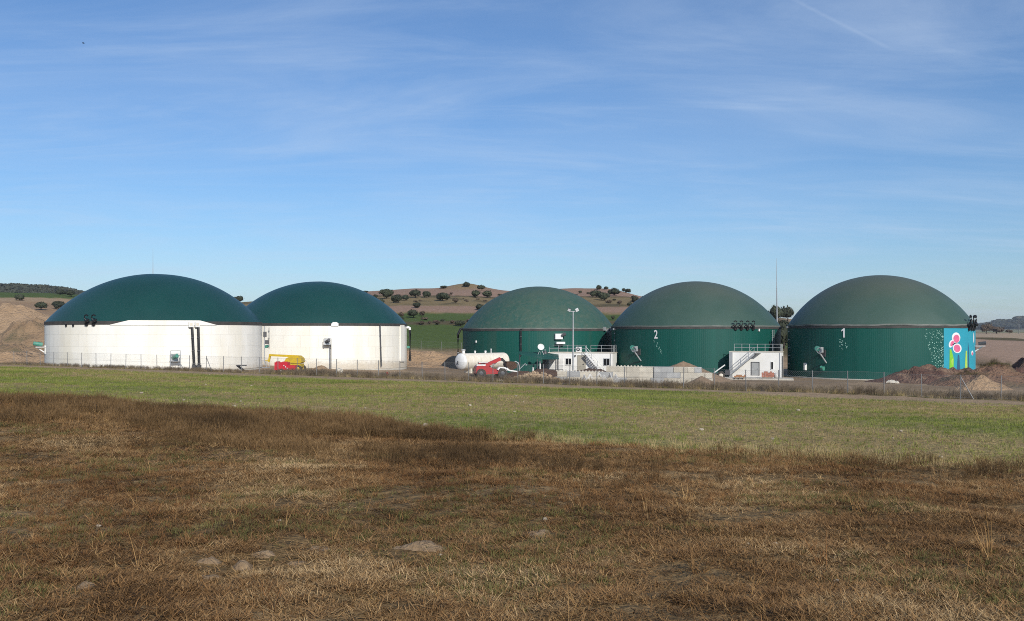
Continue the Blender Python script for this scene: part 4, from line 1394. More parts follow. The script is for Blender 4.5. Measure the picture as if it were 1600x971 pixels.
ro = W(429, 578, 117.0); ro.z = gz(ro.x + 1, 117)
MR = frame(ro, math.radians(5))
t = thing("generator_trailer", "bright red box generator trailer in front of the boom lift", "trailer", ro)
MB(MR).box((0.78, 0.5, 0.86), (1.56, 1.1, 0.92)).build("box_body", M_REDBOX, t)
MB(MR).box((2.0, 0.5, 0.7), (0.9, 0.95, 0.55)).build("engine_bay", M_REDBOX, t)
for k in range(3):
    MB(MR).box((1.15 + k * 0.2, -0.07, 0.95 - 0.16 * k), (0.1, 0.03, 0.12)).build("white_sticker", M_WPAINT, t)
MB(MR).box((0.25, 0.5, 1.37), (0.35, 0.6, 0.1)).box((1.1, 0.5, 1.36), (0.5, 0.5, 0.08)).build("lid", M_REDBOX, t)
MB(MR).bar((1.6, 0.5, 0.33), (3.0, 0.5, 0.3), 0.1, 0.1).bar((0.1, 0.5, 0.36), (1.8, 0.5, 0.36), 0.7, 0.1).build("drawbar", M_DSTEEL, t)
for y in (-0.05, 1.05):
    wheel(t, MR @ Vector((0.85, y, 0.28)), 0.28, 0.2, MR.to_3x3() @ Vector((0, 1, 0)), M_WPAINT, 16)

# steel bench frame and oddments before the white tanks
so = W(369, 578, 112.0); so.z = gz(so.x, 112)
t = thing("steel_trestle", "black Z shaped steel trestle before the white tank wall", "trestle", so)
MT2 = frame(so, 0.1)
MB(MT2).box((0.5, 0.3, 0.72), (1.05, 0.6, 0.1)).build("top", M_DSTEEL, t)
MB(MT2).bar((0.05, 0.3, 0.68), (0.85, 0.3, 0.08), 0.5, 0.14).build("brace", M_BLACK, t)
MB(MT2).box((0.7, 0.3, 0.05), (0.9, 0.6, 0.1)).build("base", M_DSTEEL, t)

ro_ = W(530, 577, 122.0); ro_.z = gz(ro_.x, 122)
t = thing("cable_reel", "round pale cable reel leaning by the second white tank", "cable reel", ro_)
for k, y in enumerate((0.0, 0.45)):
    o = MB().cyl((ro_.x, 122 + y, ro_.z + 0.42), (ro_.x, 122 + y + 0.06, ro_.z + 0.42), 0.42, n=24).build("flange", M_CREAM, t)
MB().cyl((ro_.x, 122.06, ro_.z + 0.42), (ro_.x, 122.45, ro_.z + 0.42), 0.2, n=16).build("drum", M_STEEL, t)
MB().lathe((ro_.x, 121.985, ro_.z + 0.42), [(0.36, -0.01), (0.42, -0.012), (0.43, 0.01)], 24, axis=(0, 1, 0)).build("rim", M_STEEL, t)
for i, (p, w_, lab) in enumerate(((522, 0.42, "left of two black tubs on the ground below the cable reel"), (532, 0.42, "black tub lying on the ground nearer the flat black sheet"))):
    q = W(p, 581, 113.5); q.z = gz(q.x, 113.5)
    mb = MB().lathe((q.x, 113.5, q.z), [(0.01, 0.02), (w_ * 0.35, 0.0), (w_ * 0.5, 0.34), (w_ * 0.44, 0.34), (w_ * 0.3, 0.06), (0.01, 0.05)], 14)
    tag(mb.build("plastic_tub", M_BLACK, org=q), lab, "tub")
q = W(544, 580, 114); q.z = gz(q.x, 114)
tag(MB(frame(q, 0.1)).extr([(-0.6, 0.1), (-0.3, 0.32), (0.55, 0.3), (0.7, 0.16), (0.3, 0.02), (-0.5, 0.0)], -0.4, 0.4).build("folded_sheet", M_BLACK, org=q), "folded black sheet on the ground right of the tubs", "sheet")
q = W(600, 577, 121); q.z = gz(q.x, 121)
t = thing("pump_set", "small grey and red pump set at the foot of the white tank's drainpipe", "pump", q)
MB(frame(q, 0.1)).cyl((-0.4, 0, 0.3), (0.3, 0, 0.3), 0.2, n=12).build("motor", M_DSTEEL, t)
MB(frame(q, 0.1)).cyl((0.3, 0, 0.3), (0.5, 0, 0.3), 0.26, n=12).cyl((0.4, 0, 0.3), (0.4, 0, 0.62), 0.07, n=8).build("volute", M_RED, t)
MB(frame(q, 0.1)).box((0, 0, 0.05), (1.2, 0.5, 0.1)).build("skid", M_DSTEEL, t)
q = W(509, 581, 112); q.z = gz(q.x, 112)
tag(MB(frame(q, -0.1)).tube([(-0.9, 0, 0.1), (-0.3, 0.1, 0.28), (0.3, 0, 0.16), (0.9, 0.15, 0.06)], 0.11, 8).build("hose_coil", M_RED, org=q, smooth=60), "faded red hose lying in the weeds before the second white tank", "hose")

# wheeled conveyor by the pump building
co = W(1114, 588, 122.5); co.z = -5.9
MC = frame(co, math.radians(12))
t = thing("field_trailer", "small trailer with big wheel and two white tilted arms left of pump building", "trailer", co)
MB(MC).box((1.1, 0.5, 0.62), (1.9, 0.9, 0.2)).box((1.75, 0.5, 0.85), (0.6, 0.8, 0.45)).build("chassis", M_DSTEEL, t)
for y in (0.05, 0.8):
    MB(MC).bar((0.1, y, 0.75), (1.45, y, 1.75), 0.1, 0.12).build("loading_arm", M_WPAINT, t)
for y in (-0.1, 1.1):
    wheel(t, MC @ Vector((1.0, y, 0.47)), 0.47, 0.26, MC.to_3x3() @ Vector((0, 1, 0)), M_CREAM, 22)
MB(MC).bar((0.0, 0.5, 0.15), (0.5, 0.5, 0.5), 0.2, 0.12).build("drawbar", M_WPAINT, t)


def pallet(p, Y, n, rows, m, label, zb):
    q = W(p, 588, Y); q.z = zb
    t = thing("brick_pallet", label, "pallet", q, "pallets of bricks on the pad")
    Mx = frame(q, math.radians(14))
    o = MB(Mx)
    for k in range(3): o.box((0.2 + k * 0.5, 0.4, 0.05), (0.1, 0.8, 0.1))
    o.box((0.7, 0.4, 0.12), (1.3, 0.8, 0.03)).build("pallet_base", M_WOOD, t)
    bm = MB(Mx.to_3x3().to_4x4()).box((0, 0, 0), (0.24, 0.78, 0.13)).mesh("brick", m)
    rr = random.Random(int(p))
    for r_ in range(rows):
        for k in range(n):
            if r_ == rows - 1 and rr.random() < 0.3: continue
            inst("brick", bm, t, Mx @ Vector((0.12 + k * 0.255 + rr.uniform(-.01, .01), 0.4, 0.205 + r_ * 0.14)))


pallet(1146.5, 124.5, 6, 2, M_BRICKO, "low pallet of orange bricks left of the grey door", -5.88)
pallet(1190, 124.5, 6, 5, M_BRICKR, "tall pallet of red bricks below the narrow window", -5.88)
q = W(1213, 588, 125); q.z = -5.9
tag(MB(frame(q, 0.2)).blob((0, 0, 0.32), (0.32, 0.3, 0.36), 12, 8, 0.12, 3).build("bulk_bag", M_PLASTIC, org=q, smooth=60), "white bulk bag at the corner of the pump building", "bag")
q = W(1402, 583, 123); q.z = gz(q.x, 123)
t = thing("plastic_drum", "blue plastic drum standing at the base of tank 1", "drum", q)
MB().lathe(q, [(0.02, 0), (0.27, 0.0), (0.29, 0.1), (0.29, 0.75), (0.25, 0.86), (0.02, 0.88)], 18).build("barrel", M_BLUE, t, smooth=40)
MB().cyl(q + Vector((0.1, 0, 0.87)), q + Vector((0.1, 0, 0.93)), 0.05, n=8).build("bung", M_WPAINT, t)
q = W(1392, 590, 116); q.z = gz(q.x, 116)
tag(MB().blob(q + Vector((0, 0, 0.15)), (0.55, 0.4, 0.25), 9, 5, 0.25, 8).blob(q + Vector((0.7, 0.1, 0.1)), (0.35, 0.3, 0.2), 8, 5, 0.25, 9).build("concrete_lump", M_FOOT, org=q), "broken pale concrete lump at the foot of tank 1", "rubble")

# green sheet canopy, dish, dark cylinder
CY = 137.0
ca = W(811, 553, CY); cb_ = W(873, 561, 135.5)
cg = gz(4, 137)
t = thing("sheet_canopy", "low green sheet canopy on thin posts before the weathered tank", "canopy", (4, 137, cg))
pk = W(848, 554.5, 137)
vs = [(ca.x, 136, ca.z), (pk.x, 135.2, pk.z - 0.55), (cb_.x, 135, cb_.z), (cb_.x + 0.2, 140.4, cb_.z + 0.5), (pk.x, 140.6, pk.z + 0.25), (ca.x, 140.6, ca.z + 0.25)]
vs2 = [(x, y, z - 0.06) for x, y, z in vs]
MB().add(vs + vs2, [(0, 1, 4, 5), (1, 2, 3, 4), (11, 10, 7, 6), (10, 9, 8, 7), (0, 6, 7, 1), (1, 7, 8, 2), (2, 8, 9, 3), (3, 9, 10, 4), (4, 10, 11, 5), (5, 11, 6, 0)]).build("roof_sheet", M_CANOPY, t)
for x, y, zt in ((ca.x + 0.1, 136.1, ca.z), (cb_.x - 0.1, 135.15, cb_.z), (cb_.x, 140.2, cb_.z + 0.4), (ca.x + 0.1, 140.3, ca.z + 0.2), (pk.x - 0.8, 135.4, pk.z - 0.5)):
    MB().cyl((x, y, cg - 0.1), (x, y, zt - 0.05), 0.06, n=8).build("post", M_DSTEEL, t)
for p, lab, hh_ in ((833, "short white pipe stub standing under the green canopy", 1.0), (844, "taller white standpipe under the green canopy", 1.9)):
    q = W(p, 575, 136.3); q.z = gz(q.x, 136.3)
    tag(MB().cyl(q, q + Vector((0, 0, hh_)), 0.11, n=10).cyl(q + Vector((0, 0, hh_)), q + Vector((0, 0, hh_ + 0.1)), 0.15, n=10).build("standpipe", M_WPAINT, org=q), lab, "pipe")
dq = W(845, 543, 138.2)
rz_ = pk.z - 0.05
t = thing("satellite_dish", "pale round satellite dish on a tripod above the green canopy", "satellite dish", (dq.x, 138.2, rz_))
MB().lathe(dq, [(0.01, 0.0), (0.2, 0.03), (0.36, 0.1), (0.46, 0.18), (0.47, 0.15), (0.2, -0.02), (0.01, -0.03)], 26, axis=(0.15, -1, 0.4)).build("reflector", M_WPAINT, t, smooth=60)
for a in (-0.42, 0.0, 0.42):
    MB().cyl(dq + Vector((0, 0.1, -0.1)), (dq.x + a, 138.2 + (0.3 if a == 0 else -0.1), rz_), 0.03, n=6).build("leg", M_STEEL, t)
q = W(851.5, 578, 140); q.z = gz(q.x, 140)
t = thing("dark_cylinder", "dark upright cylinder behind the satellite dish", "vessel", q)
MB().lathe(q, [(0.36, 0), (0.36, 3.0), (0.28, 3.25), (0.02, 3.35)], 20).build("shell", M_DSTEEL, t, smooth=40)  # plain dark cylinder filling a dark upright strip by the canopy
MB().cyl(q + Vector((0, 0, 3.3)), q + Vector((0, 0, 3.6)), 0.06, n=8).build("nozzle", M_STEEL, t)
q = W(810, 578, 127.5); q.z = gz(q.x, 127.5)
t = thing("hose_stand", "curved pale hose on a stand right of the telehandler bucket", "hose", q)
MB(frame(q, 0)).tube([(-0.7, 0, 1.75), (-0.35, 0, 1.95), (0.0, 0, 1.75), (0.15, 0, 1.2), (0.15, 0, 0)], 0.06, 8).build("hose", M_STEEL, t, smooth=60)
MB(frame(q, 0)).bar((0.2, 0, 1.0), (0.9, 0, 1.7), 0.07, 0.07).cyl((0.95, 0, 1.45), (1.1, 0, 1.55), 0.09, n=8).build("bracket", M_STEEL, t)
# white bags in a line at the telehandler and plastic scraps on the block wall
bagm = [MB().blob((0, 0, 0.14), (0.26, 0.2, 0.17), 10, 6, 0.16, 60 + k).mesh("sandbag", M_PLASTIC, smooth=60) for k in range(3)]
for k in range(9):
    q = W(779 + k * 4.6, 586, 114.5); q.z = gz(q.x, 114.5)
    o = inst("sandbag", bagm[k % 3], None, q, rz=k * 1.3)
    tag(o, {0: "leftmost small white sandbag of the line before the red telehandler", 8: "last white sandbag of the line, nearest the tan rubble heap"}.get(k, "small white sandbag within the line before the red telehandler"), "sandbag", "line of white sandbags")
for k, (p, y) in enumerate(((922, 586), (936, 584), (944, 588), (962, 587), (913, 588), (953, 585))):
    q = W(p, y, 116.6)
    mb = MB(frame(q, 0.2 * k)).extr([(-0.42, -0.5), (-0.15, -0.05), (-0.02, 0.22), (0.14, 0.0), (0.40, -0.45), (0.2, -0.4), (0.03, -0.12), (-0.2, -0.42)], -0.06, 0.06)
    q.z = gz(q.x, q.y)
    tag(mb.build("plastic_scrap", M_PLASTIC, org=q), ["white plastic scrap caught on the block wall, leftmost but one", "white plastic scrap third along the block wall", "ragged white plastic scrap hanging low near the wall step",
        "white plastic scrap farthest along the block wall", "leftmost white plastic scrap on the block wall", "white plastic scrap just past the block wall step"][k], "plastic scrap")


# ------------------------------------------------------------------ fences
def fence(label, pts, H, spacing, brace_at=(), net=0.14):
    A = Vector((*pts[0], 0)); B = Vector((*pts[1], 0))
    d = (B - A); Ln = d.length; d.normalize()
    z0 = gz(A.x, A.y)
    t = thing("wire_fence", label, "fence", (A.x, A.y, z0))
    pm = MB().cyl((0, 0, -0.2), (0, 0, H), 0.034, n=8).mesh("post", M_POST, smooth=40)
    bm = MB().cyl((0, 0, H * 0.92), (0.85, 0, -0.1), 0.035, n=6).mesh("brace", M_POST)
    n = int(Ln / spacing)
    for k in range(n + 1):
        q = A + d * (k * spacing)
        q.z = gz(q.x, q.y)
        o = inst("post", pm, t, q, rot=(random.uniform(-0.015, 0.015), random.uniform(-0.02, 0.02), 0))
        if k in brace_at:
            inst("brace", bm, t, q + Vector((0, 0, 0)), rz=math.atan2(d.y, d.x))
    # wires
    ss = np.arange(0, Ln, 1.2)
    gx = A.x + d.x * ss; gy = A.y + d.y * ss
    gg = ground(gx, gy)
    w = MB()
    for hz in (0.08, H * 0.5, H - 0.05):
        w.tube([(gx[i], gy[i], gg[i] + hz) for i in range(len(ss))], 0.006, 3)
    wo = w.build("line_wire", M_WIRE, t)
    vs = []; fs = []
    s = 0.0
    pr = np.array([-1.0, 1.0])
    k0 = 0
    r = 0.0022
    while s < Ln - H:
        for a, b in ((s, s + H * 0.9), (s + H * 0.9, s)):
            za = np.interp(a, ss, gg) + 0.05; zb = np.interp(b, ss, gg) + H - 0.05
            P = A + d * a; Q = A + d * b
            o = len(vs)
            for X, z in ((P, za), (Q, zb)):
                vs += [(X.x - d.x * r * 1.5, X.y - d.y * r * 1.5 - r, z), (X.x + d.x * r * 1.5, X.y + d.y * r * 1.5 - r, z), (X.x, X.y + r, z)]
            fs += [(o, o + 1, o + 4, o + 3), (o + 1, o + 2, o + 5, o + 4), (o + 2, o, o + 3, o + 5)]
        s += net
    nt = MB(); nt.v = [Vector(v) for v in vs]; nt.f = fs
    no = nt.build("wire_netting", M_WIRE, t)
    no["kind"] = "stuff"
    return t


fd_ = (FN[1], -FN[0])
fa = (FP[0] - fd_[0] * 24, FP[1] - fd_[1] * 24)
fb = (FP[0] + fd_[0] * 88, FP[1] + fd_[1] * 88)
fence("long galvanised mesh fence along the weedy edge of the plant", (fa, fb), 1.62, 2.45, brace_at=(13, 42))
fence("distant mesh fence at the foot of the green hillside", ((-45, 178), (12, 176)), 1.6, 3.6, net=0.3)

# pylon far right
x, y, z = hit(1592, 521, 200, 900)
y = min(y, 620); x = (1592 - 800) / F * y; z = gz(x, y)
t = thing("power_pole", "thin power pole on the far fields at the photo's right edge", "pole", (x, y, z))
MB().cyl((x, y, z - 0.3), (x, y, z + 11.5), 0.24, 0.16, 8).build("pole", M_POST, t)
MB().box((x, y, z + 10.6), (3.2, 0.2, 0.2)).build("crossarm", M_POST, t)


# ------------------------------------------------------------------ trees
def crown_meshes(seed, n_leaf=900, lobes=9, m=M_OAK, size=0.16, squash=0.8, core=0.88):
    r = np.random.default_rng(seed)
    L_ = []
    for k in range(lobes):
        a = r.uniform(0, 2 * PI); q = r.uniform(0.25, 0.62)
        L_.append((q * math.cos(a), q * math.sin(a), r.uniform(-0.25, 0.35), r.uniform(0.36, 0.55)))
    L_.append((0, 0, 0.15, 0.62))
    mb = MB()
    for k, (x, y, z, s) in enumerate(L_):
        mb.blob((x, y, z * squash), (s * core, s * core, s * core * squash), 8, 5, 0.2, seed * 31 + k)
    per = n_leaf // len(L_)
    for x, y, z, s in L_:
        for i in range(per):
            v = r.normal(size=3); v /= np.linalg.norm(v)
            rad = s * r.uniform(0.72, 1.28) if r.random() < 0.5 else s * r.uniform(0.8, 1.1)
            c = np.array([x, y, z * squash]) + v * rad * np.array([1, 1, squash])
            u = r.normal(size=3); u -= v * u.dot(v) * 0.6; u /= np.linalg.norm(u)
            w = np.cross(v, u); w /= max(1e-6, np.linalg.norm(w))
            a_ = size * r.uniform(0.5, 1.1); b_ = size * r.uniform(0.3, 0.7)
            mb.add([c - u * a_, c + w * b_, c + u * a_, c - w * b_], [(0, 1, 2, 3)])
    return mb.mesh("crown", m)


CR_OAK = [crown_meshes(100 + k, 900, 8 + k) for k in range(4)]
CR_BRN = [crown_meshes(200 + k, 700, 7, M_OAKB, 0.15, 0.75, 0.6) for k in range(2)]
TRK = MB()
TRK.tube([(0, 0, -0.9), (0.02, 0.01, -0.6), (-0.03, 0.02, -0.2), (0.02, 0, 0.1)], 0.09, 8)
for k in range(4):
    a = k * 1.7
    TRK.tube([(-0.02, 0.01, -0.35), (0.22 * math.cos(a), 0.22 * math.sin(a), -0.1), (0.45 * math.cos(a), 0.45 * math.sin(a), 0.12)], 0.04, 6)
TRKM = TRK.mesh("trunk", M_BARK, smooth=60)


def tree(p, ybot, w, h, label, brown=False, name=None, dist=None, group=None, k=[0]):
    k[0] += 1
    if dist is None:
        x, y, z = hit(p, ybot)
    else:
        y = dist; x = (p - 800) / F * y; z = gz(x, y)
    rw = w / F * y / 2 * 1.02; rh = max(h / F * y / 2, rw * 0.35)
    t = thing(name or ("brown_shrub" if brown else "holm_oak"), label, "shrub" if brown else "tree", (x, y, z), group or ("shrubs on the hillside" if brown else "holm oaks on the hillside"))
    me = (CR_BRN if brown else CR_OAK)[k[0] % (2 if brown else 4)]
    for nm, m_ in (("trunk", TRKM), ("crown", me)):
        o = bpy.data.objects.new(nm, m_)
        COL.objects.link(o); o.parent = t
        o.location = (0, 0, rh * 0.95)
        o.scale = (rw * 0.98, rw * 0.98, rh * 1.32)
        o.rotation_euler = (0, 0, k[0] * 1.37)
    return t


TREES = [
    (604, 467, 22, 17, "large round oak at the crest left of the ploughed hilltop, near the white tank dome"),
    (619, 474, 20, 14, "dark oak just below the large round oak near the white dome"),
    (633, 470, 13, 10, "small oak wedged between two larger oaks on the upper slope"),
    (649, 466, 21, 14, "broad oak on the skyline terrace, third from the white dome"),
    (666, 466, 14, 12, "upright oak close beside the broad oak on the skyline terrace"),
    (650.5, 482, 14, 10, "lone low oak on the dry terrace under the skyline oaks"),
    (596, 475, 10, 9, "small oak half hidden by the right side of the white tank's dome"),
    (646, 497, 21, 14, "round oak by the green field at the slope's lower terrace"),
    (691, 471, 24, 15, "wide single oak midway along the ploughed hilltop's edge"),
    (692, 451.5, 14, 5, "flat low oak on the bare skyline of the ploughed hilltop"),
    (729, 449, 12.5, 9, "oak crowning the small rocky knoll on the skyline"),
    (753, 454, 16, 9, "skyline oak right of the rocky knoll"),
    (743, 465.5, 17, 13, "left one of the two merged oaks below the rocky knoll"),
    (761, 465.5, 18, 12, "right one of the two merged oaks below the rocky knoll"),
    (750, 485, 15, 11, "oak peeping out behind the left shoulder of the weathered dome"),
    (720, 510.5, 18, 10, "low oak on the green field's edge beside the weathered tank"),
    (571, 459, 9, 5, "tiny skyline oak touching the second white tank's dome"),
    (587, 466, 8, 6, "tiny oak against the dome between skyline and large round oak"),
    (936, 453.5, 10.5, 8.5, "topmost round oak of the grove between the weathered dome and tank 2"),
    (947, 453.5, 8, 6, "small oak right of the topmost oak in the grove"),
    (931, 465.5, 18, 13, "leftmost big oak of the grove between the domes"),
    (944, 470, 21, 14, "lowest big oak of the grove between the domes"),
    (960.5, 462, 22, 13, "broad oak in the middle of the grove between the domes"),
    (974, 457, 8, 7, "little oak behind the broad oak in the grove"),
    (981.5, 458.5, 11, 8, "rightmost skyline oak of the grove"),
    (993, 473, 14, 11, "oak standing close to tank 2's dome on the tan slope"),
    (984, 479, 10, 7, "low oak just under the oak close to tank 2's dome"),
    (906, 459, 7, 5, "tiny oak on the skyline beside the weathered dome's right shoulder"),
    (958, 500, 7, 7, "small oak in the dip between the weathered dome and tank 2"),
    (1021, 455, 12, 7, "skyline oak touching the left edge of tank 2's dome"),
    (30, 470, 17, 11, "lone oak in the green strip above the big tan heap"),
    (64, 485, 20, 14, "oak right of the big tan heap's summit"),
    (91, 484, 19, 15, "oak next to the left shoulder of the large white tank's dome"),
    (372, 473, 18, 11, "oak seen in the notch between the two white tanks' domes"),
]
for a in TREES: tree(*a)
for p, yb, w, h, lab in (
        (94, 461, 19, 9, "dark oak at the hedge above the tan field, left of the white tank"),
        (111, 464, 18, 11, "dark oak nearest the large dome in the hedge above the tan field"),
        (140, 452, 14, 7, "oak just cresting the large white tank's dome")):
    tree(p, yb, w, h, lab)
for p, yb, w, h, lab in (
        (627, 496, 11, 9, "russet shrub left of the round oak on the lower terrace"),
        (660, 495, 11, 10, "russet shrub right of the round oak on the lower terrace"),
        (684, 508, 11, 8, "brown shrub in the scrub line between the two green fields"),
        (659, 508, 10, 7, "brown shrub at the left of the scrub line between green fields"),
        (671, 507, 8, 6, "small brown shrub midway in the scrub line between green fields"),
        (707, 507, 9, 7, "brown shrub near the low oak by the weathered tank"),
        (712, 474, 13, 9, "brownish shrub right of the wide single oak on the hilltop"),
        (968, 476, 10, 7, "dry brown shrub below the grove between the domes"),
        (952, 474, 9, 6, "dry brown shrub left of the other under the grove")):
    tree(p, yb, w, h, lab, True)
tree(1213, 512, 24, 26, "taller oak in the gap between tanks 2 and 1", dist=300)
tree(1231, 512, 24, 25, "oak half behind the dome of tank 1 in the gap", dist=310)
tree(1225, 514, 34, 50, "low dense oak added in front of the others to darken the gap between tanks", dist=190)  # added oak, its dark crown stands in for tank shade low in the gap
tree(1541, 523, 20, 19, "bare brownish tree on the far field beside tank 1", True, "bare_tree", 640, "trees on the far fields")
tree(1557, 523, 24, 13, "wide brownish bush right of the bare tree on the far field", True, "bare_tree", 650, "trees on the far fields")
tree(1577, 522, 12, 7, "small brown bush near the power pole on the far field", True, "bare_tree", 660, "trees on the far fields")


# ------------------------------------------------------------------ scattered growth (uncountable)
def proto_coll(name, meshes):
    c = bpy.data.collections.new(name)
    for k, me in enumerate(meshes):
        c.objects.link(bpy.data.objects.new("%s_%02d" % (name, k), me))
    return c


def scatter(name, label, pts, rot, scl, idx, coll):
    me = bpy.data.meshes.new(name)
    me.vertices.add(len(pts)); me.vertices.foreach_set("co", np.asarray(pts, np.float32).ravel())
    for nm, ty, key, val in (("rot", 'FLOAT_VECTOR', "vector", rot), ("scl", 'FLOAT_VECTOR', "vector", scl), ("idx", 'INT', "value", idx)):
        at = me.attributes.new(nm, ty, 'POINT')
        at.data.foreach_set(key, np.asarray(val, np.int32 if ty == 'INT' else np.float32).ravel())
    o = bpy.data.objects.new(name, me)
    COL.objects.link(o)
    ng = bpy.data.node_groups.new(name + "_scatter", 'GeometryNodeTree')
    ng.interface.new_socket("Geometry", in_out='INPUT', socket_type='NodeSocketGeometry')
    ng.interface.new_socket("Geometry", in_out='OUTPUT', socket_type='NodeSocketGeometry')
    n = ng.nodes.new; l = ng.links.new
    gi = n("NodeGroupInput"); go = n("NodeGroupOutput")
    ci = n("GeometryNodeCollectionInfo"); ci.inputs["Collection"].default_value = coll
    ci.inputs["Separate Children"].default_value = True; ci.inputs["Reset Children"].default_value = True
    ip = n("GeometryNodeInstanceOnPoints"); ip.inputs["Pick Instance"].default_value = True

    def na(nm, ty):
        a = n("GeometryNodeInputNamedAttribute"); a.data_type = ty; a.inputs["Name"].default_value = nm
        return a.outputs["Attribute"]
    l(gi.outputs[0], ip.inputs["Points"]); l(ci.outputs[0], ip.inputs["Instance"])
    l(na("idx", 'INT'), ip.inputs["Instance Index"])
    er = n("FunctionNodeEulerToRotation"); l(na("rot", 'FLOAT_VECTOR'), er.inputs[0]); l(er.outputs[0], ip.inputs["Rotation"])
    l(na("scl", 'FLOAT_VECTOR'), ip.inputs["Scale"])
    l(ip.outputs[0], go.inputs[0])
    md = o.modifiers.new("scatter", 'NODES'); md.node_group = ng
    return tag(o, label, name.replace("_", " ").split()[-1], kind="stuff")


def blades(name, m, n, ln, tilt, width, spread, bend, seed, seg=3, z0=0.0, branch=0):
    """a tuft of tapered blades; ln, tilt (0 upright, 90 flat) and width are ranges."""
    r = np.random.default_rng(seed)
    vs = []; fs = []

    def one(b, az, tl, l_, w, bd):
        pts = []
        p = np.array(b, float); t = tl
        for k in range(seg + 1):
            pts.append(p.copy())
            dvec = np.array([math.sin(t) * math.cos(az), math.sin(t) * math.sin(az), math.cos(t)])
            p = p + dvec * l_ / seg
            p[2] = max(p[2], 0.004)
            t += bd / seg
        sa = az + PI / 2 + r.uniform(-0.9, 0.9)
        sd = np.array([math.cos(sa), math.sin(sa), r.uniform(-0.2, 0.2)])
        o = len(vs)
        for k in range(seg):
            ww = w * (1 - 0.75 * k / seg)
            vs.append(tuple(pts[k] - sd * ww / 2)); vs.append(tuple(pts[k] + sd * ww / 2))
        vs.append(tuple(pts[seg]))
        for k in range(seg - 1):
            fs.append((o + 2 * k, o + 2 * k + 1, o + 2 * k + 3, o + 2 * k + 2))
        fs.append((o + 2 * seg - 2, o + 2 * seg - 1, o + 2 * seg))
        return pts
    for i in range(n):
        a = r.uniform(0, 2 * PI); q = spread * math.sqrt(r.random())
        pts = one((q * math.cos(a), q * math.sin(a), z0), r.uniform(0, 2 * PI), math.radians(r.uniform(*tilt)), r.uniform(*ln), r.uniform(*width), r.uniform(-0.2, bend))
        for j in range(branch):
            k = r.integers(1, seg)
            one(pts[k], r.uniform(0, 2 * PI), math.radians(r.uniform(25, 75)), r.uniform(*ln) * 0.35, r.uniform(*width) * 0.8, r.uniform(-0.3, 0.5))
    mb = MB(); mb.v = [Vector(v) for v in vs]; mb.f = fs
    return mb.mesh(name, m)


def grass_mat(name, stops, scale, rough=0.85, trans=0.0):
    """colour from place (patches) and from the single tuft."""
    m = bpy.data.materials.new(name); m.use_nodes = True
    nt = m.node_tree; b = nt.nodes["Principled BSDF"]; n = nt.nodes.new; l = nt.links.new
    b.inputs["Roughness"].default_value = rough; b.inputs["Specular IOR Level"].default_value = 0.2
    geo = n("ShaderNodeNewGeometry"); oi = n("ShaderNodeObjectInfo")
    z = n("ShaderNodeTexNoise"); z.inputs["Scale"].default_value = scale; z.inputs["Detail"].default_value = 4
    l(geo.outputs["Position"], z.inputs["Vector"])
    z2 = n("ShaderNodeTexNoise"); z2.inputs["Scale"].default_value = 38; z2.inputs["Detail"].default_value = 2
    l(geo.outputs["Position"], z2.inputs["Vector"])

    def mm(op, a, bb):
        x = n("ShaderNodeMath"); x.operation = op
        for i, v in enumerate((a, bb)):
            if isinstance(v, float): x.inputs[i].default_value = v
            else: l(v, x.inputs[i])
        return x.outputs[0]
    f = mm('ADD', mm('MULTIPLY', mm('SUBTRACT', z.outputs["Fac"], 0.5), 2.2), mm('MULTIPLY', oi.outputs["Random"], 0.5))
    f = mm('ADD', f, mm('MULTIPLY', mm('SUBTRACT', z2.outputs["Fac"], 0.5), 0.9))
    f = mm('ADD', f, 0.25)
    cr = n("ShaderNodeValToRGB")
    el = cr.color_ramp.elements
    while len(el) < len(stops): el.new(0.5)
    for e, (pos, c) in zip(el, stops):
        e.position = pos; e.color = (*c, 1)
    l(f, cr.inputs[0]); l(cr.outputs[0], b.inputs["Base Color"])
    return m


G_THATCH = grass_mat("dead_thatch", [(0.0, (0.0660, 0.0360, 0.0144)), (0.25, (0.1650, 0.0900, 0.0342)), (0.45, (0.2255, 0.1200, 0.0468)), (0.62, (0.2695, 0.1580, 0.0666)), (0.8, (0.3300, 0.2100, 0.0945)), (1.0, (0.4620, 0.3200, 0.1620))], 0.45)
G_STRAW = grass_mat("dry_straw", [(0.0, (0.1870, 0.1000, 0.0378)), (0.5, (0.3190, 0.1850, 0.0702)), (1.0, (0.5170, 0.3400, 0.1530))], 0.6)
G_RUST = grass_mat("rusty_stems", [(0.0, (0.1100, 0.0500, 0.0198)), (0.5, (0.2200, 0.1050, 0.0378)), (1.0, (0.3190, 0.1700, 0.0648))], 0.5)
G_DARK = grass_mat("dark_dead_weeds", [(0.0, (0.0660, 0.0400, 0.0180)), (0.5, (0.1298, 0.0780, 0.0333)), (1.0, (0.2310, 0.1400, 0.0612))], 0.35)
G_OLIVE = grass_mat("olive_sprouts", [(0.0, (0.072, 0.072, 0.022)), (0.5, (0.12, 0.112, 0.036)), (1.0, (0.19, 0.165, 0.062))], 0.5)
G_GREEN = grass_mat("green_cereal", [(0.0, (0.092, 0.128, 0.022)), (0.5, (0.165, 0.200, 0.038)), (1.0, (0.265, 0.268, 0.070))], 0.2)
G_STUB = grass_mat("pale_stubble", [(0.0, (0.23, 0.165, 0.070)), (0.5, (0.335, 0.25, 0.112)), (1.0, (0.45, 0.355, 0.18))], 0.3)
G_GREY = grass_mat("grey_fence_weeds", [(0.0, (0.095, 0.072, 0.048)), (0.5, (0.165, 0.125, 0.08)), (1.0, (0.26, 0.205, 0.13))], 0.3)

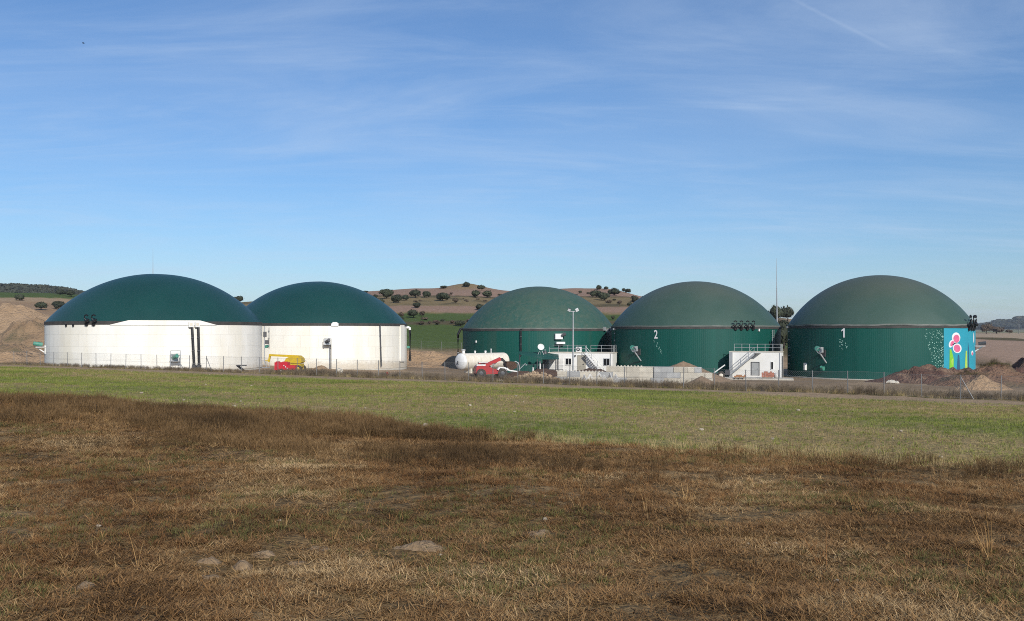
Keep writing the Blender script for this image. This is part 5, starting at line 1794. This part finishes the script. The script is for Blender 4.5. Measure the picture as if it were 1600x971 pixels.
FALLOW = []
for k in range(3): FALLOW.append(blades("thatch", G_THATCH, 40, (0.04, 0.125), (50, 96), (0.005, 0.010), 0.13, 0.6, 300 + k))          # 0-2
for k in range(2): FALLOW.append(blades("upright_straw", G_STRAW, 13, (0.07, 0.18), (25, 84), (0.004, 0.007), 0.05, 0.9, 310 + k))      # 3-4
for k in range(2): FALLOW.append(blades("rusty_weed", G_RUST, 13, (0.08, 0.19), (20, 78), (0.004, 0.007), 0.06, 0.4, 320 + k, branch=3))   # 5-6
for k in range(2): FALLOW.append(blades("dark_weed", G_DARK, 14, (0.14, 0.34), (0, 35), (0.004, 0.008), 0.10, 0.3, 330 + k, branch=4))     # 7-8
FALLOW.append(blades("olive_tuft", G_OLIVE, 22, (0.03, 0.09), (10, 75), (0.004, 0.007), 0.07, 0.6, 340))                                  # 9
FALLOW.append(blades("tall_stalk", G_STRAW, 2, (0.22, 0.42), (0, 35), (0.004, 0.006), 0.04, 0.9, 350, seg=5))                             # 10
FALLOW.append(blades("litter_straw", G_STRAW, 12, (0.05, 0.16), (80, 95), (0.006, 0.010), 0.16, 0.1, 351))                                # 11
cF = proto_coll("fallow_growth", FALLOW)


def fan_points(n, d0, d1, power, half):
    """random ground points, denser towards the camera's end of the field."""
    u = rng.random(n)
    e = 2 - power
    d = (d0 ** e + u * (d1 ** e - d0 ** e)) ** (1 / e)
    x = (rng.random(n) * 2 - 1) * (half * d + 1.5)
    return x, d


def gpix(p, y):
    """ground point of the near fields under a photo pixel."""
    Y = np.exp(np.linspace(math.log(3), math.log(110), 1500))
    X = (p - 800) / F * Y; Z = (HY - y) / F * Y
    k = np.nonzero(ground(X, Y) >= Z)[0]
    i = int(k[0]) if len(k) else 0
    return Vector((float(X[i]), float(Y[i]), float(ground(X[i:i + 1], Y[i:i + 1])[0])))


MOUNDS = (
        (655, 858, 0.42, 0.32, 0.07, "widest bare sandy mound in the fallow field"),
        (378, 890, 0.17, 0.2, 0.075, "small pointed sandy molehill at the lower left"),
        (412, 868, 0.2, 0.2, 0.045, "flat sandy mound just behind the pointed molehill"),
        (325, 877, 0.2, 0.2, 0.04, "flat sandy mound left of the pointed molehill"),
        (465, 882, 0.16, 0.2, 0.035, "flat sandy mound right of the pointed molehill"),
        (330, 902, 0.2, 0.16, 0.035, "low sandy mound in front of the pointed molehill"),
        (840, 836, 0.5, 0.3, 0.05, "long pale sandy patch in the centre of the fallow field"),
        (135, 918, 0.2, 0.16, 0.045, "crumbly sandy mound at the far lower left"),
        (500, 860, 0.25, 0.2, 0.035, "thin sandy mound between the molehill and the widest mound"))


def do_fallow():
    x, y = fan_points(230000, 2.5, 54, 0.75, 0.66)
    ed = edge_d(x, y) + (fbm(x * 0.5, y * 0.5, 35) - 0.5) * 1.6
    keep = ed < 0.5
    x, y, ed = x[keep], y[keep], ed[keep]
    n = len(x)
    n1 = fbm(x * 0.35, y * 0.35, 71, 3); n2 = fbm(x * 0.22 + 40, y * 0.22, 73, 3); n3 = fbm(x * 0.5, y * 0.5 + 9, 75, 3)
    u = rng.random(n)
    idx = rng.integers(0, 3, n)
    bare = sstep(fbm(x * 0.8 + 5, y * 0.8, 77, 3), 0.60, 0.72)
    idx = np.where(u < 0.05 + 0.18 * sstep(n1, 0.5, 0.7), rng.integers(3, 5, n), idx)
    idx = np.where((u > 0.55) & (rng.random(n) < sstep(n2, 0.45, 0.62) * 0.45), rng.integers(5, 7, n), idx)
    band = (1 - sstep(-ed, 2.5, 8)) * (1 - sstep(x, -5, 5)) + 0.2 * (1 - sstep(-ed, 0.6, 3))
    idx = np.where(rng.random(n) < band * 0.75 * sstep(fbm(x * 0.2, y * 0.25, 79), 0.28, 0.5), rng.integers(7, 9, n), idx)
    idx = np.where((u < 0.4) & (rng.random(n) < sstep(n3, 0.46, 0.62) * 0.8) & (band < 0.3), 9, idx)
    v = rng.random(n)
    idx = np.where(v < 0.006, 10, idx)
    idx = np.where((v > 0.95) & (idx < 3), 11, idx)
    idx = np.where((bare > 0.3) & (rng.random(n) < 0.5), 11, idx)
    k2 = rng.random(n) > bare * 0.62
    for mp, my, mrx, mry, mh, ml in MOUNDS:
        mq = gpix(mp, my)
        inside = ((x - mq.x) / (0.6 * mrx)) ** 2 + ((y - mq.y) / (0.55 * mry)) ** 2 < 0.8
        k2 &= ~inside | (rng.random(n) < 0.14)
    x, y, idx, band = x[k2], y[k2], idx[k2], band[k2]
    n = len(x)
    z = ground(x, y)
    s = rng.uniform(0.7, 1.3, n) * (0.8 + 0.55 * sstep(y, 10, 35))
    s = np.where((idx == 7) | (idx == 8), s * 0.95, s)
    s = np.where((idx >= 3) & (idx <= 6), s * (0.68 + 0.2 * sstep(y, 9, 22)), s)
    rot = np.stack([rng.normal(0, 0.08, n), rng.normal(0, 0.08, n), rng.uniform(0, 2 * PI, n)], -1)
    sc = np.stack([s, s, s * rng.uniform(0.75, 1.15, n)], -1)
    scatter("fallow_weeds", "brown dead grass and weeds covering the fallow foreground", np.stack([x, y, z], -1), rot, sc, idx, cF)


do_fallow()

SOWN = [blades("sprout", G_GREEN, 12, (0.05, 0.13), (5, 60), (0.006, 0.011), 0.10, 0.8, 400 + k, seg=2) for k in range(2)]
SOWN += [blades("stubble", G_STUB, 12, (0.04, 0.12), (20, 85), (0.005, 0.009), 0.14, 0.2, 410 + k, seg=2) for k in range(2)]
SOWN += [blades("margin_grass", G_STUB, 20, (0.10, 0.22), (5, 50), (0.005, 0.009), 0.12, 0.6, 420)]
cS = proto_coll("sown_growth", SOWN)


def do_sown():
    x, y = fan_points(170000, 12, 125, 0.55, 0.68)
    ed = edge_d(x, y); fd = fence_d(x, y)
    keep = (ed > -0.4) & (fd < -11.5 + rng.normal(0, 1.2, len(x)))
    x, y, ed = x[keep], y[keep], ed[keep]
    gn = fbm(x * 0.13, y * 0.13, 41) * 0.6 + fbm(x * 0.02 + 3, y * 0.05, 44) * 0.4
    n = len(x)
    pg = 0.36 + 0.56 * sstep(gn, 0.40, 0.60)
    idx = np.where(rng.random(n) < pg, rng.integers(0, 2, n), rng.integers(2, 4, n))
    idx = np.where((ed < 1.6) & (rng.random(n) < 0.4), 4, idx)
    z = ground(x, y)
    s = rng.uniform(0.7, 1.35, n) * (0.85 + 0.5 * sstep(y, 25, 80))
    rot = np.stack([np.zeros(n), np.zeros(n), rng.uniform(0, 2 * PI, n)], -1)
    scatter("cereal_sprouts", "thin green cereal sprouts and stubble covering the sown field", np.stack([x, y, z], -1), rot, np.stack([s, s, s], -1), idx, cS)


do_sown()

WEED = [blades("fence_weed", G_GREY, 26, (0.35, 0.8), (0, 28), (0.008, 0.016), 0.28, 0.3, 500 + k, seg=3, branch=4) for k in range(3)]
WEED += [blades("yellow_weed", G_STUB, 20, (0.2, 0.5), (5, 50), (0.008, 0.014), 0.25, 0.5, 510, seg=3)]
WEED += [blades("green_weed", G_OLIVE, 26, (0.12, 0.3), (10, 70), (0.012, 0.02), 0.25, 0.5, 520, seg=2)]
cW = proto_coll("fence_growth", WEED)


def do_weeds():
    P = []
    for n, lo, hi, s0, s1 in ((2600, 18, 96, -0.6, 9.0), (1500, -26, 22, -0.6, 3.2), (1300, -26, 96, -2.2, 0.2), (900, 40, 96, 6, 20)):
        s = rng.uniform(lo, hi, n); d = rng.uniform(s0, s1, n)
        x = FP[0] + fd_[0] * s + FN[0] * d; y = FP[1] + fd_[1] * s + FN[1] * d
        P.append(np.stack([x, y, d, s], -1))
    P = np.concatenate(P)
    x, y, d, s = P.T
    cl = fbm(x * 0.25, y * 0.25, 81, 3)
    k = rng.random(len(x)) < 0.35 + 0.9 * sstep(cl, 0.35, 0.6)
    x, y, d, s = x[k], y[k], d[k], s[k]
    n = len(x)
    idx = rng.integers(0, 3, n)
    idx = np.where(rng.random(n) < 0.15, 3, idx)
    idx = np.where((d < 0.3) & (rng.random(n) < 0.6), rng.integers(3, 5, n), idx)
    sc = rng.uniform(0.6, 1.15, n) * np.where(s < 18, 0.62, 1.0) * np.where(d > 8, 0.8, 1.0)
    rot = np.stack([np.zeros(n), np.zeros(n), rng.uniform(0, 2 * PI, n)], -1)
    scatter("fence_weeds", "grey brown dead weeds standing along the wire fence", np.stack([x, y, ground(x, y)], -1), rot, np.stack([sc, sc, sc], -1), idx, cW)
    # green weeds on the high spoil heap
    ho = bpy.data.objects[HEAPW]
    co = np.array([tuple(v.co + ho.location) for v in ho.data.vertices])
    nn = fbm(co[:, 0] * 0.35 + 4, co[:, 2] * 0.8, 88, 3)
    k = (co[:, 1] < 112.5) & (co[:, 0] > 49) & (co[:, 0] < 58) & (nn > 0.56) & (co[:, 2] > -5.0)
    co = co[k]
    n = len(co)
    sc = rng.uniform(0.5, 1.1, n)
    rot = np.stack([np.zeros(n), np.zeros(n), rng.uniform(0, 2 * PI, n)], -1)
    scatter("heap_weeds", "green and dark weeds growing on the high spoil heap", co, rot, np.stack([sc, sc, sc], -1), np.where(rng.random(n) < 0.9, 4, 0), cW)


do_weeds()

# far wooded ridges, one mass each
cR = proto_coll("wood_crowns", [crown_meshes(600 + k, 200, 5, M_OAKFAR, 0.26, 0.8) for k in range(3)])


def wood(name, label, cx, cy, sx, sy, n, size, zmin):
    x = rng.normal(cx, sx, n * 4); y = rng.normal(cy, sy, n * 4)
    z = ground(x, y)
    k = z > zmin
    x, y, z = x[k][:n], y[k][:n], z[k][:n]
    n = len(x)
    s = rng.uniform(0.7, 1.3, n) * size
    scatter(name, label, np.stack([x, y, z + s * 0.4], -1), np.stack([np.zeros(n), np.zeros(n), rng.uniform(0, 6.3, n)], -1),
            np.stack([s, s, s * 0.85], -1), rng.integers(0, 3, n), cR)


wood("ridge_forest", "dark oak wood covering the far ridge above the left heaps", -470, 880, 130, 90, 1500, 4.6, 12)
wood("distant_forest", "dark wood covering the far hill at the right edge", 1440, 2550, 140, 180, 900, 9.0, 6)
x = rng.uniform(-75, 120, 900); y = rng.uniform(185, 410, 900)
z = ground(x, y)
cl = fbm(x / 11, y / 11, 91, 3)
ok = ((cl > 0.55) & (z > 8.4) & (z < 13.5)) | ((z > 1.5) & (z < 2.8) & (rng.random(900) < 0.8)) | ((z > 12.7) & (z < 13.4) & (rng.random(900) < 0.6))
x, y, z = x[ok], y[ok], z[ok]
n = len(x)
s = rng.uniform(0.35, 1.1, n)
cB = proto_coll("scrub_bushes", [crown_meshes(650 + k, 160, 4, M_OAKB, 0.26, 0.6) for k in range(2)] + [crown_meshes(660, 160, 4, M_OAK, 0.26, 0.6)])
scatter("hillside_scrub", "low brown scrub dotting the terraces of the middle hill", np.stack([x, y, z + s * 0.3], -1), np.stack([np.zeros(n), np.zeros(n), rng.uniform(0, 6.3, n)], -1),
        np.stack([s, s, s * 0.7], -1), rng.integers(0, 3, n), cB)

# ------------------------------------------------------------------ single plants, stones and sandy mounds in the fields
for p, y, m, n, ln, tl, lab, sd in (
        (1093, 895, G_STRAW, 26, (0.18, 0.42), (25, 88), "large pale straw tuft with arched stems in the fallow field", 1),
        (1075, 785, G_STRAW, 30, (0.12, 0.32), (5, 45), "golden upright grass tuft in the middle of the fallow field", 2),
        (430, 955, G_RUST, 7, (0.2, 0.42), (5, 50), "reddish branching dead weed near the lower left of the fallow field", 3),
        (1285, 885, G_RUST, 12, (0.2, 0.42), (5, 40), "reddish feathery weed in the right half of the fallow field", 4),
        (1540, 870, G_STRAW, 9, (0.25, 0.6), (0, 30), "tall thin yellow stalks near the right edge of the fallow field", 5),
        (1340, 800, G_STRAW, 16, (0.2, 0.5), (0, 35), "loose golden weed tuft where fallow meets the sprouting field", 6),
        (900, 950, G_STRAW, 9, (0.15, 0.36), (20, 75), "low spray of straw at the bottom middle of the foreground", 7),
        (1030, 845, G_DARK, 9, (0.12, 0.25), (10, 60), "small dark grey dead weed left of the arched straw tuft", 8)):
    q = gpix(p, y)
    me = blades("grass_tuft", m, n, ln, tl, (0.005, 0.009), 0.06, 1.1, 900 + sd, seg=5, branch=2 if m in (G_RUST, G_DARK) else 0)
    o = inst("grass_tuft", me, None, q - Vector((0, 0, 0.01)))
    tag(o, lab, "grass tuft", "single tufts in the fallow field")

for k, (p, y, rx, ry, h, lab) in enumerate(MOUNDS):
    q = gpix(p, y)
    o = heap("sand_mound", lab, "sand mound", q.x, q.y, rx * 0.72, ry * 0.62, h * 0.45, M_SAND, 70 + k, 0.28, 1.0, 0.2 * k, ns=40, nr=16, flat=0.3, fine=True)
    o.location.z += 0.008

STM = [rock_mesh("field_stone", M_STONE, 700 + k, 8, 5, 0.2) for k in range(3)]
r = random.Random(21)
for k in range(34):
    if k < 24:
        p = r.uniform(30, 1590); e = 0.074 * p
        y = r.uniform(592 + p * 0.026, 618 + e)
    else:
        p = r.uniform(50, 1550); y = r.uniform(760, 950)
    q = gpix(p, y)
    s = r.uniform(0.03, 0.075) if k < 24 else r.uniform(0.012, 0.03)
    o = inst("field_stone", STM[k % 3], None, q + Vector((0, 0, s * 0.35)), rz=r.uniform(0, 6), scale=(s, s, s * 0.8))
    if k < 24:
        tag(o, "small pale stone lying among the green sprouts", "stone", "stones in the sprouting field")
    else:
        tag(o, "tiny pale stone lying in the brown fallow foreground", "stone", "stones in the fallow field")

# bird high at the left
q = W(131, 68, 70)
t = MB(Matrix.Translation(q))
t.add([(-0.11, 0, 0.0), (0, -0.03, 0.02), (0.12, 0, 0.03), (0, 0.03, 0.0), (0.0, 0, -0.025), (-0.03, -0.13, 0.06), (0.04, -0.04, 0.02), (-0.03, 0.13, 0.06), (0.04, 0.04, 0.02)],
      [(0, 1, 4), (1, 2, 4), (2, 3, 4), (3, 0, 4), (0, 3, 1), (1, 3, 2), (1, 6, 5), (3, 7, 8), (0, 1, 5), (0, 7, 3)])
tag(t.build("bird", M_BLACK, org=q), "small dark bird flying high in the left of the sky", "bird")

# ------------------------------------------------------------------ air between here and the far hills
hz = MB().box((0, 2400, 26), (12400, 6400, 76)).build("haze", None)
hm = bpy.data.materials.new("pale_air")
hm.use_nodes = True
hm.node_tree.nodes.clear()
ho_ = hm.node_tree.nodes.new("ShaderNodeOutputMaterial")
hv = hm.node_tree.nodes.new("ShaderNodeVolumePrincipled")
hv.inputs["Color"].default_value = (0.80, 0.88, 1.0, 1)
hv.inputs["Density"].default_value = 0.00008
hm.node_tree.links.new(hv.outputs[0], ho_.inputs["Volume"])
hz.data.materials.append(hm)
tag(hz, kind="stuff")
